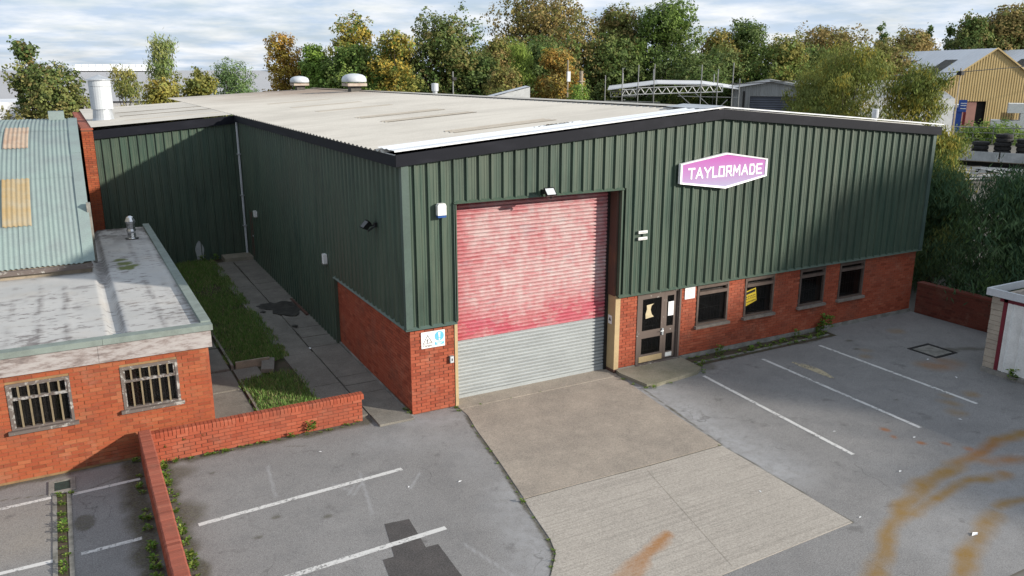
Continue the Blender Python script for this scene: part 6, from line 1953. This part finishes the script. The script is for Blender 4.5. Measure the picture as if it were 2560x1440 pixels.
r0 = [A + D * .02 + Vector((0, 0, 5.45)), A + D * .40 + Vector((0, 0, 6.05)), A + D * .75 + Vector((0, 0, 6.0)), A + D * 1.0 + Vector((0, 0, 5.55))]
for (a_, b_) in ((0, 1), (1, 2), (2, 3)):
    p, q = r0[a_], r0[b_]; up = Vector((0, 0, .06)); s_ = bk * 5 + Vector((0, 0, .28))
    MB().add([p, q, q + s_, p + s_, p + up, q + up, q + s_ + up, p + s_ + up], [(0, 3, 2, 1), (4, 5, 6, 7), (0, 1, 5, 4)]).build('roof_sheet', 'pale_roof', sc)
# poles
for (x, y, h, r_, lab) in ((31.3, 43.1, 8.2, .07, 'thin pale pole with small box beside the orange tree'), (32.3, 42.6, 7.35, .16, 'thick weathered wooden pole stump beside the thin pole')):
    t = thing('utility_pole', (x, y, 0), lab, 'pole')
    MB().bar((x, y, 0), (x, y, h), r_, 8).build('shaft', 'timber', t)
    MB().box(x - .18, x + .12, y - .25, y - .08, h - 1.7, h - .9).build('box', 'galv', t) if r_ < .1 else MB().box(x - .25, x + .25, y - .2, y + .2, h - .9, h - .8).build('collar', 'timber', t)
t = thing('camera_pole', (22.9, 47.5, 0), 'slim grey pole with floodlight head before the dark sycamore', 'pole')
MB().bar((22.9, 47.5, 0), (22.9, 47.5, 7.3), .06, 8).build('shaft', 'steel_pole', t)
MB().box(22.75, 23.1, 47.2, 47.5, 6.6, 6.85).build('head', 'black', t)
t = thing('lamp_post', (73.1, 36.4, 0), 'slim lamp post with dark head before the yellow warehouse', 'lamp post')
MB().bar((73.1, 36.4, 0), (73.1, 36.4, 7.6), .10, 8, .06).build('shaft', 'timber', t)
MB().box(72.8, 73.3, 36.1, 36.6, 6.9, 7.3).build('head', 'black', t)
wire = MB()
pts = [Vector((40, 33.5, 6.35)), Vector((73.1, 36.4, 7.2)), Vector((100, 37.5, 8.5)), Vector((120, 38, 10.0))]
wire.tube(pts, .035, 4)
tag(wire.build('overhead_cable', 'black', loc=(73.1, 36.4, 7.2)), 'thin black overhead cable passing the lamp post', 'cable')
# far grey warehouse with ridge lights
e = empty('far_grey_warehouse', (10, 140, 0)); tag(e, 'huge far grey roofed warehouse along the skyline', 'building')
F0 = Vector((-45, 146, 0)); F1 = Vector((48, 134.5, 0)); fd = (F1 - F0).normalized(); fn = Vector((fd.y, -fd.x, 0))
nb = 16
for k in range(nb):
    a_ = F0 + (F1 - F0) * k / nb; b_ = F0 + (F1 - F0) * (k + 1) / nb
    MB().add([a_ + Vector((0, 0, 7.25)), b_ + Vector((0, 0, 7.25)), b_ + fn * 34 + Vector((0, 0, 3.4)), a_ + fn * 34 + Vector((0, 0, 3.4))], [(3, 2, 1, 0)]).build('roof_bay', 'far_roof', e)
MB().add([F0 + fn * 33.5, F1 + fn * 33.5, F1 + fn * 33.5 + Vector((0, 0, 3.4)), F0 + fn * 33.5 + Vector((0, 0, 3.4))], [(0, 1, 2, 3)]).build('wall', 'far_roof', e)
for (x0, x1) in ((-2.4, 9.6), (28, 40.5)):
    q0 = F0 + fd * ((x0 + 45) / fd.x); q1 = F0 + fd * ((x1 + 45) / fd.x)
    m = 12
    for k in range(m):
        a_ = q0 + (q1 - q0) * (k + .03) / m; b_ = q0 + (q1 - q0) * (k + .97) / m
        vs = []
        for p in (a_, b_):
            for (o_, z_) in ((2.0, 7.2), (1.6, 7.8), (.6, 8.25), (-.8, 8.25), (-1.6, 7.8)):
                vs.append(p + fn * o_ + Vector((0, 0, z_)))
        MB().add(vs, [(i, i + 1, 6 + i, 5 + i) for i in range(4)] + [(0, 4, 3, 2, 1), (5, 6, 7, 8, 9)]).build('ridge_light', 'flashing', e)
t = thing('pale_blue_shed', (-10, 54, 0), 'pale panelled shed beyond the curved roof', 'building')
for k in range(3):
    MB().box(-16, -8.4, 54 - .02 * k, 54.3, 1.4 * k, 1.4 * k + 1.36).build('wall_panel', 'pale_roof', t)
MB().box(-16.2, -8.2, 53.8, 62, 4.2, 5.2).build('roof_edge', 'pale_roof', t)

# ================================================================== YARD VEHICLES AND CLUTTER
tk = empty('flatbed_truck', (52, 22, 0)); tag(tk, 'white flatbed truck parked in the yard behind the willows', 'truck')
TO = Vector((49.8, 22.2, 0)); ta = math.atan2(-2.2, 1.0); ca, sa = math.cos(ta), math.sin(ta)
def TT(p): return (TO.x + ca * p[0] - sa * p[1], TO.y + sa * p[0] + ca * p[1], p[2])
def tput(mbx, nm, mat, par=tk):
    m2 = MB(); m2.add([TT(v) for v in mbx.v], mbx.f); return m2.build(nm, mat, par)
tput(MB().prism([(-2.2, .7), (0, .7), (0, 3.1), (-1.7, 3.1), (-2.1, 2.0), (-2.2, 1.4)], -1.1, 1.1, 'y'), 'cab', 'white_paint')
tput(MB().box(-1.6, -.35, -1.115, -1.10, 1.95, 2.85), 'side_window', 'glass')
tput(MB().add([(-1.73, -.95, 3.0), (-1.73, .95, 3.0), (-2.12, .95, 2.05), (-2.12, -.95, 2.05)], [(0, 1, 2, 3)]), 'windscreen', 'glass')
tput(MB().box(.1, 6.4, -1.2, 1.2, 1.25, 1.42), 'bed', 'timber')
tput(MB().box(.1, .2, -1.2, 1.2, 1.42, 2.9), 'headboard', 'galv')
for x0 in (.25, 2.3, 4.35):
    tput(MB().box(x0, x0 + 1.95, -1.25, -1.2, 1.3, 1.95), 'side_board', 'galv')
tput(MB().box(-2.0, 6.2, -.5, .5, .75, 1.22), 'chassis', 'black')
for x0, s in ((-1.3, -1), (-1.3, 1), (4.6, -1), (4.6, 1), (3.4, -1), (3.4, 1)):
    wh = MB(); n = 18
    vs = []
    for yv in (s * .85, s * 1.12):
        for i in range(n):
            t_ = 2 * math.pi * i / n; vs.append((x0 + .48 * math.cos(t_), yv, .48 + .48 * math.sin(t_)))
    wh.add(vs, [(i, (i + 1) % n, n + (i + 1) % n, n + i) for i in range(n)] + [tuple(range(n)), tuple(range(n, 2 * n))])
    wo = tput(wh, 'wheel', 'rubber')
    hb = MB(); vs = []
    for i in range(12):
        t_ = 2 * math.pi * i / 12; vs.append((x0 + .26 * math.cos(t_), s * 1.13, .48 + .26 * math.sin(t_)))
    hb.add(vs, [tuple(range(12))]); tput(hb, 'rim', 'white_paint', wo)
for zz in (.75, .35):
    tput(MB().box(.3, 5.8, -1.22, -1.17, zz, zz + .16), 'side_rail', 'white_paint')
def tyre_mesh():
    mb_ = MB(); n = 22; prof = [(.30, -.11), (.42, -.14), (.52, -.12), (.545, -.06), (.545, .06), (.52, .12), (.42, .14), (.30, .11)]
    vs = []; fs = []
    m_ = len(prof)
    for i in range(n):
        t_ = 2 * math.pi * i / n
        for r_, z_ in prof: vs.append((r_ * math.cos(t_), r_ * math.sin(t_), z_))
    for i in range(n):
        for j in range(m_):
            fs.append((i * m_ + j, ((i + 1) % n) * m_ + j, ((i + 1) % n) * m_ + (j + 1) % m_, i * m_ + (j + 1) % m_))
    mb_.add(vs, fs); me_ = mb_.mesh('tyre'); me_.materials.append(MAT['rubber']); return me_
ty = tyre_mesh()
for (px_, py_, nn, lab) in ((4.3, .1, 6, 'black tyre in the tallest stack on the flatbed'), (2.9, .0, 4, 'black tyre in the shorter stack on the flatbed'), (1.55, -.1, 1, 'single black tyre leaning on the flatbed'), (5.6, .1, 5, 'black tyre in the end stack on the flatbed')):
    for k in range(nn):
        o = bpy.data.objects.new('tyre', ty)
        p = TT((px_ + random.uniform(-.06, .06), py_ + random.uniform(-.06, .06), 1.42 + .145 + k * .285))
        o.location = p
        if nn == 1: o.rotation_euler = (.7, .3, 0); o.location.z += .25
        add(o); tag(o, lab, 'tyre', 'tyres stacked on the flatbed')
# heap of scrap boards in front of the truck
for k in range(16):
    a_ = random.uniform(-.6, .6) + ta; L = random.uniform(1.2, 3.0)
    cx_, cy_ = 47.2 + random.uniform(-1.6, 2.6), 18.6 + random.uniform(-2.2, 1.6); zz = .15 + .09 * k * .5
    d_ = Vector((math.cos(a_), math.sin(a_), random.uniform(-.1, .12))) * L / 2; n_ = Vector((-math.sin(a_), math.cos(a_), 0)) * .09
    c0 = Vector((cx_, cy_, zz))
    vs = [c0 - d_ - n_, c0 + d_ - n_, c0 + d_ + n_, c0 - d_ + n_]; up = Vector((0, 0, .05))
    o = MB().add(vs + [v + up for v in vs], [(0, 3, 2, 1), (4, 5, 6, 7), (0, 1, 5, 4), (1, 2, 6, 5), (2, 3, 7, 6), (3, 0, 4, 7)]).build('scrap_board', 'white_paint' if k % 3 else 'timber', loc=c0)
    tag(o, 'scrap board in the heap before the flatbed truck', 'board', 'scrap boards by the truck')
# blue container, blue sign, van, rail fence
t = thing('blue_container', (86.9, 45.9, 0), 'blue portable cabin with white roof by the yellow warehouse', 'cabin')
dv = Vector((.95, -1.43, 0)).normalized(); bv = Vector((.83, .55, 0))
def slabbox(par, nm, mat, p, L, d, z0, z1):
    p = Vector((p[0], p[1], 0)); vs = [p, p + dv * L, p + dv * L + bv * d, p + bv * d]
    return MB().add([v + Vector((0, 0, z0)) for v in vs] + [v + Vector((0, 0, z1)) for v in vs], [(0, 3, 2, 1), (4, 5, 6, 7), (0, 1, 5, 4), (1, 2, 6, 5), (2, 3, 7, 6), (3, 0, 4, 7)]).build(nm, mat, par)
slabbox(t, 'body', 'blue_van', (86.0, 47.4), 2.8, 3, 0.2, 3.1); slabbox(t, 'roof', 'white_paint', (85.9, 47.6), 3.1, 3.3, 3.1, 3.4)
slabbox(t, 'window', 'glass', (86.45, 46.6), .7, .1, 1.8, 2.6)
t = thing('yard_sign', (87.7, 45.0, 0), 'tall blue yard sign with white lines on a red post', 'sign')
slabbox(t, 'board', 'blue_van', (87.2, 45.4), .85, .1, 2.6, 4.0); slabbox(t, 'post', 'red_paint', (87.5, 44.9), .3, .1, 0, 2.6)
for zz in (3.55, 3.3, 2.95): slabbox(t, 'text_line', 'paper', (87.28, 45.2), .6, .02, zz, zz + .10)
t = thing('parked_van', (84.5, 37.4, 0), 'white van with lime stripe parked by the warehouse', 'van')
slabbox(t, 'body', 'white_paint', (83.4, 38.9), 6.0, 2.0, .6, 2.1); slabbox(t, 'cab', 'glass', (83.9, 38.2), 1.2, 1.9, 2.1, 2.9); slabbox(t, 'box', 'white_paint', (84.2, 37.7), 5.2, 2.0, 2.9, 3.9)
slabbox(t, 'box_side', 'white_paint', (84.9, 36.7), 4.0, 2.0, 2.1, 2.9); slabbox(t, 'stripe', 'lime', (83.38, 38.88), 6.0, .02, .75, 1.0)
t = thing('rail_fence', (78, 40, 0), 'grey post and rail fence across the yard', 'fence')
P0 = Vector((72.5, 44.5, 0)); P1 = Vector((83.5, 28.0, 0))
for k in range(12):
    p = P0 + (P1 - P0) * k / 11; MB().bar(p, p + Vector((0, 0, 1.7)), .06, 5).build('post', 'steel_pole', t)
for zz in (1.65, 1.1, .5): MB().bar(P0 + Vector((0, 0, zz)), P1 + Vector((0, 0, zz)), .05, 5).build('rail', 'steel_pole', t)
t = thing('lean_ladder', (70, 38.6, 0), 'pale aluminium ladder leaning beside the rail fence', 'ladder')
for dx in (0, 1.3): MB().bar((70 + dx, 38.4 - dx * 1.3, .2), (71.2 + dx, 38.2 - dx * 1.3, 3.9), .05, 5).build('stile', 'alu', t)
for k in range(6):
    f_ = (k + .5) / 6
    MB().bar((70 + 1.2 * f_, 38.4 - .2 * f_, .2 + 3.7 * f_), (71.3 + 1.2 * f_, 36.7 - .2 * f_, .2 + 3.7 * f_), .03, 4).build('rung', 'alu', t)
tree('yard_hedge', 'low green hedge behind the rail fence', 80, 37, 1.4, 3.0, GRN, 'bush', n=2400, ls=.2, seed=80, clear=.05, cat='hedge')
